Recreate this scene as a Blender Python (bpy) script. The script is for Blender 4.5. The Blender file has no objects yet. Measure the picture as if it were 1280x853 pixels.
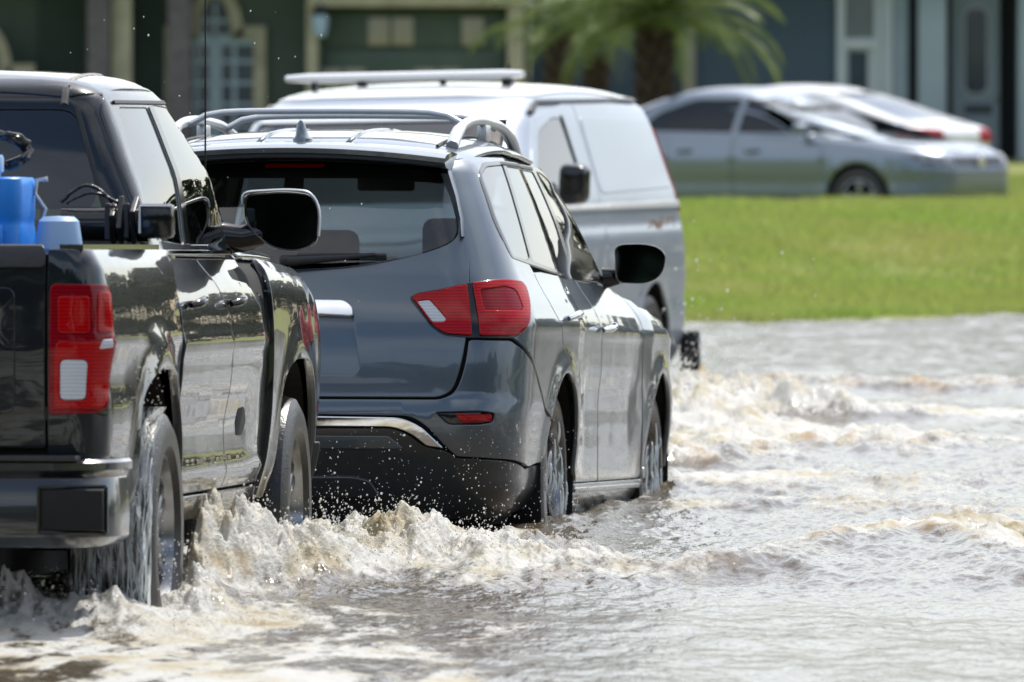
import bpy, bmesh, math, random
import numpy as np
from mathutils import Vector, Matrix
from mathutils.bvhtree import BVHTree
from mathutils.geometry import delaunay_2d_cdt
R = math.radians
sc = bpy.context.scene
COL = sc.collection

# ------------------------------------------------------------------ camera, sky, sun, exposure
CAM_Z = 1.76                                   # eye height above the flood water (water level is z = 0)
PITCH = math.atan(326.5 / 14000.0)
YS = 1.4                                       # distances below are written for a 281 mm lens; the real one is 394 mm
cam_d = bpy.data.cameras.new('camera'); cam = bpy.data.objects.new('camera', cam_d); COL.objects.link(cam)
cam_d.sensor_width = 36.0; cam_d.lens = 393.75
cam_d.clip_start = 0.5; cam_d.clip_end = 3000
cam.location = (0, 0, CAM_Z); cam.rotation_euler = (R(90) - PITCH, 0, 0)
cam_d.dof.use_dof = True; cam_d.dof.focus_distance = 41.3; cam_d.dof.aperture_fstop = 7.3
sc.camera = cam

SUN_EL, SUN_AZ = 54.0, 28.0                    # azimuth to the right of the view axis (+Y)
w = bpy.data.worlds.new('World'); sc.world = w; w.use_nodes = True
wt = w.node_tree; wt.nodes.clear()
wo = wt.nodes.new('ShaderNodeOutputWorld'); wb = wt.nodes.new('ShaderNodeBackground')
sky = wt.nodes.new('ShaderNodeTexSky'); sky.sky_type = 'NISHITA'; sky.sun_disc = False
sky.sun_elevation = R(SUN_EL); sky.sun_rotation = R(SUN_AZ)
sky.air_density = 1.0; sky.dust_density = 1.6; sky.ozone_density = 1.2
wb.inputs['Strength'].default_value = 0.13
# broken bright cloud over the blue
wtc = wt.nodes.new('ShaderNodeTexCoord'); wmp = wt.nodes.new('ShaderNodeMapping'); wmp.inputs['Scale'].default_value = (1.0, 1.0, 2.6); wmp.inputs['Location'].default_value = (3.46, 10.98, 14.06)
wn = wt.nodes.new('ShaderNodeTexNoise'); wn.inputs['Scale'].default_value = 1.15; wn.inputs['Detail'].default_value = 7; wn.inputs['Roughness'].default_value = .55
wr_ = wt.nodes.new('ShaderNodeMapRange'); wr_.inputs['From Min'].default_value = .41; wr_.inputs['From Max'].default_value = .66; wr_.inputs['To Max'].default_value = .85
wmx = wt.nodes.new('ShaderNodeMix'); wmx.data_type = 'RGBA'; wmx.inputs['B'].default_value = (8.6, 8.6, 8.5, 1)
wt.links.new(wtc.outputs['Generated'], wmp.inputs[0]); wt.links.new(wmp.outputs[0], wn.inputs['Vector']); wt.links.new(wn.outputs['Fac'], wr_.inputs['Value'])
wt.links.new(wr_.outputs[0], wmx.inputs['Factor']); wt.links.new(sky.outputs[0], wmx.inputs['A']); wt.links.new(wmx.outputs['Result'], wb.inputs['Color'])
wt.links.new(wb.outputs[0], wo.inputs['Surface'])
sl = bpy.data.lights.new('sun', 'SUN'); sun = bpy.data.objects.new('sun', sl); COL.objects.link(sun)
sl.energy = 3.2; sl.angle = R(0.5); sl.color = (1.0, 0.955, 0.88)
sd = Vector((math.sin(R(SUN_AZ)) * math.cos(R(SUN_EL)), math.cos(R(SUN_AZ)) * math.cos(R(SUN_EL)), math.sin(R(SUN_EL))))
sun.rotation_euler = sd.to_track_quat('Z', 'Y').to_euler(); sun.location = sd * 60
sc.view_settings.view_transform = 'Standard'; sc.view_settings.look = 'None'
sc.view_settings.exposure = 0.66; sc.view_settings.gamma = 1.0
sc.render.engine = 'CYCLES'
sc.cycles.use_denoising = True
sc.cycles.max_bounces = 8; sc.cycles.transparent_max_bounces = 12; sc.cycles.caustics_reflective = False; sc.cycles.caustics_refractive = False

# ------------------------------------------------------------------ mesh helpers
def link(o, parent=None):
    COL.objects.link(o)
    if parent is not None: o.parent = parent
    return o
def thing(name, label, cat, loc=(0, 0, 0), rot=(0, 0, 0), group=None):
    o = bpy.data.objects.new(name, None); o.empty_display_size = 0.2; COL.objects.link(o)
    o.location = loc; o.rotation_euler = rot; o['label'] = label; o['category'] = cat
    if group: o['group'] = group
    return o
def tag(o, label=None, cat=None, group=None, kind=None):
    if label: o['label'] = label
    if cat: o['category'] = cat
    if group: o['group'] = group
    if kind: o['kind'] = kind
    return o
def mesh_obj(name, V, Fc, mat, parent=None, normals=None, smooth=True):
    me = bpy.data.meshes.new(name)
    me.from_pydata([tuple(map(float, v)) for v in V], [], [tuple(map(int, f)) for f in Fc])
    if mat is not None: me.materials.append(mat)
    if smooth: me.polygons.foreach_set('use_smooth', [True] * len(me.polygons))
    me.update()
    if normals is not None: me.normals_split_custom_set_from_vertices([tuple(n) for n in normals])
    return link(bpy.data.objects.new(name, me), parent)
def bm_obj(name, bm, mat, parent=None, smooth=False, angle=None):
    me = bpy.data.meshes.new(name); bmesh.ops.recalc_face_normals(bm, faces=bm.faces)
    bm.to_mesh(me); bm.free()
    if mat is not None: me.materials.append(mat)
    if smooth or angle: me.polygons.foreach_set('use_smooth', [True] * len(me.polygons))
    if angle: me.set_sharp_from_angle(angle=R(angle))
    me.update()
    return link(bpy.data.objects.new(name, me), parent)

def mono(xs, ys, q):
    """monotone cubic interpolation (numpy)"""
    xs = np.asarray(xs, float); ys = np.asarray(ys, float); q = np.asarray(q, float)
    h = np.diff(xs); d = np.diff(ys) / h
    m = np.zeros_like(ys); m[0] = d[0]; m[-1] = d[-1]
    for i in range(1, len(xs) - 1):
        if d[i - 1] * d[i] > 0:
            w1, w2 = 2 * h[i] + h[i - 1], h[i] + 2 * h[i - 1]
            m[i] = (w1 + w2) / (w1 / d[i - 1] + w2 / d[i])
    i = np.clip(np.searchsorted(xs, q) - 1, 0, len(xs) - 2)
    t = (q - xs[i]) / h[i]
    return ((2*t**3 - 3*t**2 + 1) * ys[i] + (t**3 - 2*t**2 + t) * h[i] * m[i] + (-2*t**3 + 3*t**2) * ys[i+1] + (t**3 - t**2) * h[i] * m[i+1])

class Surf:
    """half body (x >= 0) lofted through plan outlines stacked in z; panels are cut from it by rays."""
    def __init__(s, levels, bump=None, lift=None, rows=130, xc=0.55, yc=-0.6, rc=0.35, nseg=(26, 26, 150, 26, 16)):
        L = np.array(levels, float)          # z, W, Yr, Yf, rr, rf, bow_rear, bow_side
        t = np.concatenate([[0], np.cumsum(np.hypot(np.diff(L[:, 0]), np.hypot(np.diff(L[:, 1]), 0.35 * np.diff(L[:, 2]))))])
        q = np.linspace(0, t[-1], rows)
        P = [mono(t, L[:, k], q) for k in range(L.shape[1])]
        rings = []
        for z, W, Yr, Yf, rr, rf, br, bs in zip(*P):
            W = max(W, 0.01); rr = min(rr, W * 0.95); rf = min(rf, W * 0.95)
            pts = []
            xw = W - rr
            for i in range(nseg[0]):
                x = xw * i / nseg[0]; pts.append((x, Yr + br * (x / W) ** 2))
            y0 = Yr + br * (xw / W) ** 2
            ry = rr * 1.15
            for i in range(nseg[1]):
                a = math.pi / 2 * i / nseg[1]
                e = 0.9
                pts.append((xw + rr * math.sin(a) ** e, y0 + ry * (1 - math.cos(a) ** e)))
            ys, ye = y0 + ry, Yf - rf * 1.3
            for i in range(nseg[2] + 1):
                y = ys + (ye - ys) * i / nseg[2]; pts.append((W, y))
            for i in range(1, nseg[3]):
                a = math.pi / 2 * i / nseg[3]
                pts.append((W - rf * (1 - math.cos(a)), ye + (Yf - ye) * math.sin(a)))
            xf = W - rf
            for i in range(nseg[4] + 1):
                pts.append((xf * (1 - i / nseg[4]), Yf))
            A = np.array(pts)
            ym, hl = (Yr + Yf) / 2, (Yf - Yr) / 2
            A[:, 0] -= bs * np.clip(np.abs(A[:, 1] - ym) / max(hl, .1), 0, 1) ** 2.5 * (A[:, 0] / W)
            B = np.column_stack([A, np.full(len(A), z)])
            rings.append(B)
        cap = rings[-1].copy(); cap[:, 0] = 0; rings.append(cap)     # close the crown
        G = np.array(rings)                  # rows x n x 3
        if lift is not None: G[:, :, 2] += lift(G[:, :, 0], G[:, :, 1], G[:, :, 2])
        if bump is not None: G[:, :, 0] += bump(G[:, :, 1], G[:, :, 2]) * np.clip(G[:, :, 0] / 0.6, 0, 1) ** 3
        s.G = G
        r, n = G.shape[:2]
        V = G.reshape(-1, 3)
        idx = np.arange(r * n).reshape(r, n)
        a, b, c, d = idx[:-1, :-1].ravel(), idx[:-1, 1:].ravel(), idx[1:, 1:].ravel(), idx[1:, :-1].ravel()
        T = np.concatenate([np.column_stack([a, b, c]), np.column_stack([a, c, d])])
        fn = np.cross(V[T[:, 1]] - V[T[:, 0]], V[T[:, 2]] - V[T[:, 0]])
        N = np.zeros_like(V)
        for k in range(3): np.add.at(N, T[:, k], fn)
        seam = np.abs(V[:, 0]) < 1e-6; N[seam, 0] = 0
        N /= np.maximum(np.linalg.norm(N, axis=1, keepdims=True), 1e-12)
        s.V, s.T, s.N = V, T, N
        s.bvh = BVHTree.FromPolygons([Vector(v) for v in V], T.tolist())
        s.xc, s.yc, s.rc = xc, yc, rc
    def ray(s, o, d):
        co, n, i, dist = s.bvh.ray_cast(Vector(o), Vector(d))
        if co is None:
            co, n, i, dist = s.bvh.find_nearest(Vector(o) + Vector(d) * 5.0)
        ia, ib, ic = s.T[i]
        a, b, c = s.V[ia], s.V[ib], s.V[ic]; p = np.array(co)
        v0, v1, v2 = b - a, c - a, p - a
        d00, d01, d11, d20, d21 = v0 @ v0, v0 @ v1, v1 @ v1, v2 @ v0, v2 @ v1
        den = d00 * d11 - d01 * d01
        if abs(den) < 1e-18: nn = s.N[ia]
        else:
            v = (d11 * d20 - d01 * d21) / den; u = (d00 * d21 - d01 * d20) / den
            nn = (1 - u - v) * s.N[ia] + v * s.N[ib] + u * s.N[ic]
        return p, nn / max(np.linalg.norm(nn), 1e-9)
    def at(s, mode, u, z):
        if mode != 'side' and abs(u) < 2e-4: u = 2e-4          # keep off the seam of the half body
        if mode == 'side': return s.ray((5, u, z), (-1, 0, 0))
        if mode == 'rear':
            if u < 0:
                p, n = s.ray((-u, -5, z), (0, 1, 0)); return p * [-1, 1, 1], n * [-1, 1, 1]
            return s.ray((u, -5, z), (0, 1, 0))
        if mode == 'front':
            if u < 0:
                p, n = s.ray((-u, 9, z), (0, -1, 0)); return p * [-1, 1, 1], n * [-1, 1, 1]
            return s.ray((u, 9, z), (0, -1, 0))
        if mode == 'top':
            if u < 0:
                p, n = s.ray((-u, z, 5), (0, 0, -1)); return p * [-1, 1, 1], n * [-1, 1, 1]
            return s.ray((u, z, 5), (0, 0, -1))
        if mode == 'wrap':               # u runs along the rear face, round the corner, along the side
            sgn = 1
            if u < 0: u, sgn = -u, -1
            s1 = s.xc + s.rc * math.pi / 2
            if u <= s.xc: p, n = s.ray((u, -5, z), (0, 1, 0))
            elif u < s1:
                a = (u - s.xc) / s.rc
                p, n = s.ray((s.xc + 5 * math.sin(a), s.yc - 5 * math.cos(a), z), (-math.sin(a), math.cos(a), 0))
            else: p, n = s.ray((5, s.yc + (u - s1), z), (-1, 0, 0))
            return (p * [sgn, 1, 1], n * [sgn, 1, 1])

# ------------------------------------------------------------------ procedural materials
def mat(name, color=(.5, .5, .5), rough=.5, metal=0.0, coat=0.0, coat_rough=.03, ior=1.5, noise=None, bump=None, spec=.5, sub=0, trans=0):
    """noise = (scale, dark colour, amount, detail); bump = (scale, distance)"""
    m = bpy.data.materials.new(name); m.use_nodes = True
    nt = m.node_tree; b = nt.nodes['Principled BSDF']
    b.inputs['Base Color'].default_value = (*color, 1); b.inputs['Roughness'].default_value = rough
    b.inputs['Metallic'].default_value = metal; b.inputs['Coat Weight'].default_value = coat
    b.inputs['Coat Roughness'].default_value = coat_rough; b.inputs['IOR'].default_value = ior
    b.inputs['Specular IOR Level'].default_value = spec
    tc = nt.nodes.new('ShaderNodeTexCoord')
    if noise:
        n = nt.nodes.new('ShaderNodeTexNoise'); n.inputs['Scale'].default_value = noise[0]; n.inputs['Detail'].default_value = 6
        nt.links.new(tc.outputs['Object'], n.inputs['Vector'])
        r = nt.nodes.new('ShaderNodeValToRGB'); r.color_ramp.elements[0].position = .5 - noise[2] / 2; r.color_ramp.elements[1].position = .5 + noise[2] / 2
        r.color_ramp.elements[0].color = (*noise[1], 1); r.color_ramp.elements[1].color = (*color, 1)
        nt.links.new(n.outputs['Fac'], r.inputs['Fac']); nt.links.new(r.outputs['Color'], b.inputs['Base Color'])
    if bump:
        n = nt.nodes.new('ShaderNodeTexNoise'); n.inputs['Scale'].default_value = bump[0]; n.inputs['Detail'].default_value = bump[2] if len(bump) > 2 else 3
        nt.links.new(tc.outputs['Object'], n.inputs['Vector'])
        bp = nt.nodes.new('ShaderNodeBump'); bp.inputs['Strength'].default_value = 1; bp.inputs['Distance'].default_value = bump[1]
        nt.links.new(n.outputs['Fac'], bp.inputs['Height']); nt.links.new(bp.outputs['Normal'], b.inputs['Normal'])
        if coat and len(bump) > 3: nt.links.new(bp.outputs['Normal'], b.inputs['Coat Normal'])
    return m

def paint(name, color, metal=.6, rough=.34, mud=(.28, .24, .19), mud_z=.75, mud_amt=.5, drop=.0006):
    """metallic clear-coated car paint: faint panel waviness, splashed mud film and water beads low on the body"""
    m = mat(name, color, rough, metal, 1.0, .025)
    nt = m.node_tree; b = nt.nodes['Principled BSDF']
    tc = nt.nodes.new('ShaderNodeTexCoord'); sp = nt.nodes.new('ShaderNodeSeparateXYZ'); nt.links.new(tc.outputs['Object'], sp.inputs[0])
    mr = nt.nodes.new('ShaderNodeMapRange'); mr.inputs['From Min'].default_value = mud_z; mr.inputs['From Max'].default_value = .2
    mr.inputs['To Min'].default_value = 0; mr.inputs['To Max'].default_value = 1
    nt.links.new(sp.outputs['Z'], mr.inputs['Value'])
    n = nt.nodes.new('ShaderNodeTexNoise'); n.inputs['Scale'].default_value = 5; n.inputs['Detail'].default_value = 8; n.inputs['Roughness'].default_value = .65
    mp = nt.nodes.new('ShaderNodeMapping'); mp.inputs['Scale'].default_value = (1, .5, 1.0)
    nt.links.new(tc.outputs['Object'], mp.inputs[0]); nt.links.new(mp.outputs[0], n.inputs['Vector'])
    mu = nt.nodes.new('ShaderNodeMath'); mu.operation = 'MULTIPLY'; nt.links.new(mr.outputs[0], mu.inputs[0]); nt.links.new(n.outputs['Fac'], mu.inputs[1])
    ra = nt.nodes.new('ShaderNodeMapRange'); ra.inputs['From Min'].default_value = .12; ra.inputs['From Max'].default_value = .55; ra.inputs['To Max'].default_value = mud_amt
    nt.links.new(mu.outputs[0], ra.inputs['Value'])
    mx = nt.nodes.new('ShaderNodeMix'); mx.data_type = 'RGBA'; mx.inputs['A'].default_value = (*color, 1); mx.inputs['B'].default_value = (*mud, 1)
    nt.links.new(ra.outputs[0], mx.inputs['Factor']); nt.links.new(mx.outputs['Result'], b.inputs['Base Color'])
    m2 = nt.nodes.new('ShaderNodeMath'); m2.operation = 'MULTIPLY_ADD'; m2.inputs[1].default_value = -metal; m2.inputs[2].default_value = metal
    nt.links.new(ra.outputs[0], m2.inputs[0]); nt.links.new(m2.outputs[0], b.inputs['Metallic'])
    m3 = nt.nodes.new('ShaderNodeMath'); m3.operation = 'MULTIPLY_ADD'; m3.inputs[1].default_value = .25; m3.inputs[2].default_value = .02
    nt.links.new(ra.outputs[0], m3.inputs[0]); nt.links.new(m3.outputs[0], b.inputs['Coat Roughness'])
    wv = nt.nodes.new('ShaderNodeTexNoise'); wv.inputs['Scale'].default_value = 3.5; wv.inputs['Detail'].default_value = 1
    nt.links.new(tc.outputs['Object'], wv.inputs['Vector'])
    fd = nt.nodes.new('ShaderNodeTexVoronoi'); fd.inputs['Scale'].default_value = 70; nt.links.new(tc.outputs['Object'], fd.inputs['Vector'])
    lt = nt.nodes.new('ShaderNodeMapRange'); lt.inputs['From Min'].default_value = .28; lt.inputs['From Max'].default_value = .0; nt.links.new(fd.outputs['Distance'], lt.inputs['Value'])
    ad = nt.nodes.new('ShaderNodeMath'); ad.operation = 'MULTIPLY'; nt.links.new(lt.outputs[0], ad.inputs[0]); nt.links.new(ra.outputs[0], ad.inputs[1])
    b1 = nt.nodes.new('ShaderNodeBump'); b1.inputs['Distance'].default_value = .0022; nt.links.new(wv.outputs['Fac'], b1.inputs['Height'])
    b2 = nt.nodes.new('ShaderNodeBump'); b2.inputs['Distance'].default_value = .004; nt.links.new(ad.outputs[0], b2.inputs['Height']); nt.links.new(b1.outputs['Normal'], b2.inputs['Normal'])
    nt.links.new(b2.outputs['Normal'], b.inputs['Coat Normal']); nt.links.new(b2.outputs['Normal'], b.inputs['Normal'])
    return m

def glass(name, tint=(.05, .06, .065), ior=1.52, rough=.0):
    m = bpy.data.materials.new(name); m.use_nodes = True; nt = m.node_tree; nt.nodes.clear()
    o = nt.nodes.new('ShaderNodeOutputMaterial'); mx = nt.nodes.new('ShaderNodeMixShader'); fr = nt.nodes.new('ShaderNodeFresnel'); fr.inputs['IOR'].default_value = ior
    tr = nt.nodes.new('ShaderNodeBsdfTransparent'); tr.inputs['Color'].default_value = (*tint, 1)
    gl = nt.nodes.new('ShaderNodeBsdfGlossy'); gl.inputs['Roughness'].default_value = rough
    tc = nt.nodes.new('ShaderNodeTexCoord'); n = nt.nodes.new('ShaderNodeTexNoise'); n.inputs['Scale'].default_value = 2.5; n.inputs['Detail'].default_value = 1
    bp = nt.nodes.new('ShaderNodeBump'); bp.inputs['Distance'].default_value = .002
    nt.links.new(tc.outputs['Object'], n.inputs['Vector']); nt.links.new(n.outputs['Fac'], bp.inputs['Height']); nt.links.new(bp.outputs['Normal'], gl.inputs['Normal'])
    ge = nt.nodes.new('ShaderNodeNewGeometry'); im = nt.nodes.new('ShaderNodeMapRange'); im.inputs['To Min'].default_value = ior; im.inputs['To Max'].default_value = 1 / ior
    nt.links.new(ge.outputs['Backfacing'], im.inputs['Value']); nt.links.new(im.outputs[0], fr.inputs['IOR'])
    # both faces of the pane reflect: 2F / (1 + F)
    d2 = nt.nodes.new('ShaderNodeMath'); d2.operation = 'MULTIPLY'; d2.inputs[1].default_value = 2; a1 = nt.nodes.new('ShaderNodeMath'); a1.operation = 'ADD'; a1.inputs[1].default_value = 1; dv = nt.nodes.new('ShaderNodeMath'); dv.operation = 'DIVIDE'
    nt.links.new(fr.outputs[0], d2.inputs[0]); nt.links.new(fr.outputs[0], a1.inputs[0]); nt.links.new(d2.outputs[0], dv.inputs[0]); nt.links.new(a1.outputs[0], dv.inputs[1])
    nt.links.new(dv.outputs[0], mx.inputs[0]); nt.links.new(tr.outputs[0], mx.inputs[1]); nt.links.new(gl.outputs[0], mx.inputs[2]); nt.links.new(mx.outputs[0], o.inputs[0])
    return m

def lens(name, color, con=.58):
    """moulded lamp lens: coloured plastic with fine prism ribs under a clear coat"""
    m = mat(name, color, .35, 0, .55, .03, spec=.0)
    nt = m.node_tree; b = nt.nodes['Principled BSDF']
    tc = nt.nodes.new('ShaderNodeTexCoord'); wv = nt.nodes.new('ShaderNodeTexWave'); wv.bands_direction = 'Z'; wv.inputs['Scale'].default_value = 26; wv.inputs['Distortion'].default_value = .6
    nt.links.new(tc.outputs['Object'], wv.inputs['Vector'])
    mx = nt.nodes.new('ShaderNodeMix'); mx.data_type = 'RGBA'; mx.inputs['A'].default_value = (*[c * con for c in color], 1); mx.inputs['B'].default_value = (*color, 1)
    nt.links.new(wv.outputs['Fac'], mx.inputs['Factor']); nt.links.new(mx.outputs['Result'], b.inputs['Base Color'])
    bp = nt.nodes.new('ShaderNodeBump'); bp.inputs['Distance'].default_value = .0006; nt.links.new(wv.outputs['Fac'], bp.inputs['Height']); nt.links.new(bp.outputs['Normal'], b.inputs['Normal'])
    return m
M = {}
M['suv_paint'] = paint('slate_metallic_paint', (.074, .098, .122), .75, .36, mud_z=.72)
M['truck_paint'] = paint('black_paint', (.008, .011, .015), .2, .3, mud=(.11, .095, .075), mud_z=.66, mud_amt=.22)
M['truck_paint'].node_tree.nodes['Principled BSDF'].inputs['Specular IOR Level'].default_value = .05
M['bumper_black'] = mat('black_bumper_paint', (.006, .008, .010), .3, 0, 1.0, .03, noise=(6, (.004, .006, .008), .5))
M['van_paint'] = paint('silver_white_paint', (.29, .34, .40), .3, .35, mud_z=.6, mud_amt=.3)
M['silver_paint'] = paint('silver_paint', (.17, .21, .255), .75, .36, mud_z=.3, mud_amt=.2)
M['white_paint'] = paint('white_paint', (.66, .67, .67), .0, .35, mud_z=.3, mud_amt=.2)
M['black_trim'] = mat('black_plastic_trim', (.018, .019, .021), .45, noise=(40, (.010, .011, .012), .4), bump=(300, .0003))
M['valance'] = mat('dark_grey_valance', (.016, .021, .026), .4, 0, .7, .10, noise=(14, (.010, .013, .016), .5))
M['gloss_black'] = mat('gloss_black_trim', (.008, .009, .010), .12, noise=(12, (.005, .005, .006), .5))
M['dark'] = mat('dark_interior', (.008, .008, .009), .9, noise=(10, (.005, .005, .005), .5))
M['cabin'] = mat('cabin_cloth', (.007, .008, .010), .8, noise=(30, (.004, .004, .005), .5))
M['chrome'] = mat('chrome', (.80, .82, .84), .07, 1.0, noise=(20, (.70, .72, .74), .6))
M['rubber'] = mat('wet_tyre_rubber', (.010, .010, .011), .34, noise=(25, (.022, .020, .017), .3), bump=(90, .002))
M['rim'] = mat('alloy_rim', (.34, .35, .37), .25, .9, noise=(15, (.20, .20, .20), .5))
M['tint'] = glass('privacy_glass', (.060, .072, .080))
M['tint_mid'] = glass('dark_tinted_glass', (.10, .115, .12))
M['tint_rear'] = glass('rear_tinted_glass', (.19, .24, .25))
M['clear'] = glass('windscreen_glass', (.74, .80, .78))
M['red_lens'] = lens('red_lens', (.40, .003, .006))
M['red_deep'] = lens('deep_red_lens', (.22, .003, .010))
M['white_lens'] = lens('white_lens', (.50, .53, .58), .80)
M['mirror'] = mat('mirror_glass', (.10, .135, .16), .02, 1.0, noise=(6, (.085, .12, .145), .6))

# ------------------------------------------------------------------ panels cut from a base surface
def rpoly(pts, r=.02, n=5):
    """polygon with rounded corners; a point may carry its own radius as third value"""
    P = [np.array(p[:2], float) for p in pts]; rad = [p[2] if len(p) > 2 else r for p in pts]; out = []
    for i, p in enumerate(P):
        a, b = P[i - 1], P[(i + 1) % len(P)]
        u, v = a - p, b - p; lu, lv = np.linalg.norm(u), np.linalg.norm(v)
        d = min(rad[i] * 1.2, lu * .45, lv * .45)
        if d < 1e-4: out.append(p); continue
        s, e = p + u / lu * d, p + v / lv * d
        for k in range(n + 1):
            t = k / n; out.append((1 - t) ** 2 * s + 2 * t * (1 - t) * p + t * t * e)
    return out
def spline(pts, n=6, closed=True):
    P = np.array(pts, float); m = len(P); out = []
    for i in range(m if closed else m - 1):
        if closed: p0, p1, p2, p3 = P[i - 1], P[i], P[(i + 1) % m], P[(i + 2) % m]
        else: p0, p1, p2, p3 = P[max(i - 1, 0)], P[i], P[i + 1], P[min(i + 2, m - 1)]
        for k in range(n):
            t = k / n
            out.append(.5 * ((2 * p1) + (-p0 + p2) * t + (2*p0 - 5*p1 + 4*p2 - p3) * t*t + (-p0 + 3*p1 - 3*p2 + p3) * t**3))
    if not closed: out.append(P[-1])
    return out
def arc(cy, cz, r, a0, a1, n=18):
    return [(cy + r * math.cos(R(a0 + (a1 - a0) * i / n)), cz + r * math.sin(R(a0 + (a1 - a0) * i / n))) for i in range(n + 1)]
def resample(P, step):
    out = []
    for i in range(len(P)):
        a, b = np.array(P[i]), np.array(P[(i + 1) % len(P)]); L = np.linalg.norm(b - a)
        if L < 1e-6: continue
        k = max(1, int(math.ceil(L / step)))
        for j in range(k): out.append(a + (b - a) * j / k)
    return np.array(out)
def area2(P): return .5 * np.sum(P[:, 0] * np.roll(P[:, 1], -1) - np.roll(P[:, 0], -1) * P[:, 1])
def pip(P, Q):
    x, y = Q[:, 0], Q[:, 1]; c = np.zeros(len(Q), bool)
    for (x1, y1), (x2, y2) in zip(P, np.roll(P, -1, axis=0)):
        if y1 == y2: continue
        c ^= ((y1 > y) != (y2 > y)) & (x < (x2 - x1) * (y - y1) / (y2 - y1) + x1)
    return c
def offset_loop(P, d):
    n = len(P); e = np.roll(P, -1, 0) - P; L = np.linalg.norm(e, axis=1, keepdims=True); e /= np.maximum(L, 1e-9)
    nr = np.column_stack([-e[:, 1], e[:, 0]]); v = nr + np.roll(nr, 1, 0); v /= np.maximum(np.linalg.norm(v, axis=1, keepdims=True), 1e-6)
    return P + v * d
def panel(S, name, outline, mode, m, parent, off=0.0, depth=.02, sp=.04, holes=(), edge=.004, step=.022, flip=False, round_=True):
    P = resample([np.array(p[:2]) for p in outline], step)
    if area2(P) < 0: P = P[::-1]
    H = []
    for h in holes:
        Q = resample([np.array(p[:2]) for p in h], step); Q = Q if area2(Q) < 0 else Q[::-1]; H.append(Q)
    loops = [P] + H
    inner = [offset_loop(l, edge) for l in loops]
    lo, hi = P.min(0), P.max(0)
    gx = np.arange(lo[0] + sp / 2, hi[0], sp); gy = np.arange(lo[1] + sp / 2, hi[1], sp)
    g = np.array([(a + (sp * .25 if k % 2 else -sp * .25), b) for k, b in enumerate(gy) for a in gx]).reshape(-1, 2)
    keep = pip(inner[0], g)
    for h in inner[1:]: keep &= ~pip(h, g)
    for l in inner:
        a = l; b = np.roll(l, -1, 0); ab = b - a; t = np.clip(((g[:, None] - a) * ab).sum(2) / np.maximum((ab * ab).sum(1), 1e-12), 0, 1)
        dd = np.linalg.norm(g[:, None] - (a + t[..., None] * ab), axis=2).min(1); keep &= dd > sp * .35
    g = g[keep]
    cv, ce = [], []
    for l in inner:
        n0 = len(cv); cv += [tuple(p) for p in l]; ce += [(n0 + i, n0 + (i + 1) % len(l)) for i in range(len(l))]
    nb = len(cv); cv += [tuple(p) for p in g]
    vo, eo, fo, ov, _, _ = delaunay_2d_cdt([Vector(v) for v in cv], ce, [], 0, 1e-5)
    vo = np.array([tuple(v) for v in vo]); fo = [f for f in fo]
    cen = np.array([vo[list(f)].mean(0) for f in fo]); k = pip(inner[0], cen)
    for h in inner[1:]: k &= ~pip(h, cen)
    F = [f for f, q in zip(fo, k) if q]
    V, N = [], []
    for v in vo:
        p, n = S.at(mode, v[0], v[1]); V.append(p + n * off); N.append(n)
    mp = {}
    for i, o in enumerate(ov):
        for q in o:
            if q < nb: mp[q] = i
    # orientation
    if F:
        tot = sum(np.cross(V[f[1]] - V[f[0]], V[f[2]] - V[f[0]]) @ N[f[0]] for f in F)
        if tot < 0: F = [tuple(reversed(f)) for f in F]
    n0 = 0
    for l, il in zip(loops, inner):
        c = len(l); A, B2 = [], []
        for i in range(c):
            p, n = S.at(mode, l[i][0], l[i][1]); pi = V[mp[n0 + i]]
            o = (p + n * off) - pi; o /= max(np.linalg.norm(o), 1e-9)
            q = p + n * (off - (edge * .7 if round_ else 0)); nn = n * .6 + o * .8; nn /= np.linalg.norm(nn)
            A.append(len(V)); V.append(q); N.append(nn)
            B2.append(len(V)); V.append(p + n * (off - depth) - o * edge * .3); N.append(o)
        tri = []
        for i in range(c):
            j = (i + 1) % c; a, b = mp[n0 + i], mp[n0 + j]
            tri += [(a, A[i], A[j], b), (A[i], B2[i], B2[j], A[j])]
        tot = sum(np.cross(V[q[1]] - V[q[0]], V[q[3]] - V[q[0]]) @ N[q[1]] for q in tri)
        if tot < 0: tri = [tuple(reversed(t)) for t in tri]
        F += tri; n0 += c
    V = np.array(V); N = np.array(N)
    if flip:
        V[:, 0] *= -1; N[:, 0] *= -1; F = [tuple(reversed(f)) for f in F]
    return mesh_obj(name, V, F, m, parent, N)
def both(S, name, outline, mode, m, parent, **k):
    return panel(S, name, outline, mode, m, parent, **k), panel(S, name, outline, mode, m, parent, flip=True, **k)
def shell(S, name, m, parent, keep, inset=.03, close=True):
    """dark inner shell just under the panels, both halves, faces dropped where keep() is false"""
    V = S.V - S.N * inset; V[np.abs(S.V[:, 0]) < 1e-6, 0] = 0
    r, n = S.G.shape[:2]; sr, sn = 2, 2
    ri = sorted(set(list(range(0, r, sr)) + [r - 1])); ni = sorted(set(list(range(0, n, sn)) + [n - 1]))
    idx = np.arange(r * n).reshape(r, n)[np.ix_(ri, ni)]
    used = idx.ravel(); pos = {int(u): i for i, u in enumerate(used)}
    P = V[used]; Fc = []
    for i in range(idx.shape[0] - 1):
        for j in range(idx.shape[1] - 1):
            q = [pos[int(idx[i, j])], pos[int(idx[i, j + 1])], pos[int(idx[i + 1, j + 1])], pos[int(idx[i + 1, j])]]
            c = P[q].mean(0)
            if keep(c[0], c[1], c[2]): Fc.append(tuple(q))
    k = len(P); P2 = np.concatenate([P, P * [-1, 1, 1]]); F2 = [tuple(k + a for a in reversed(f)) for f in Fc]
    return mesh_obj(name, P2, Fc + F2, m, parent)

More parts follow.
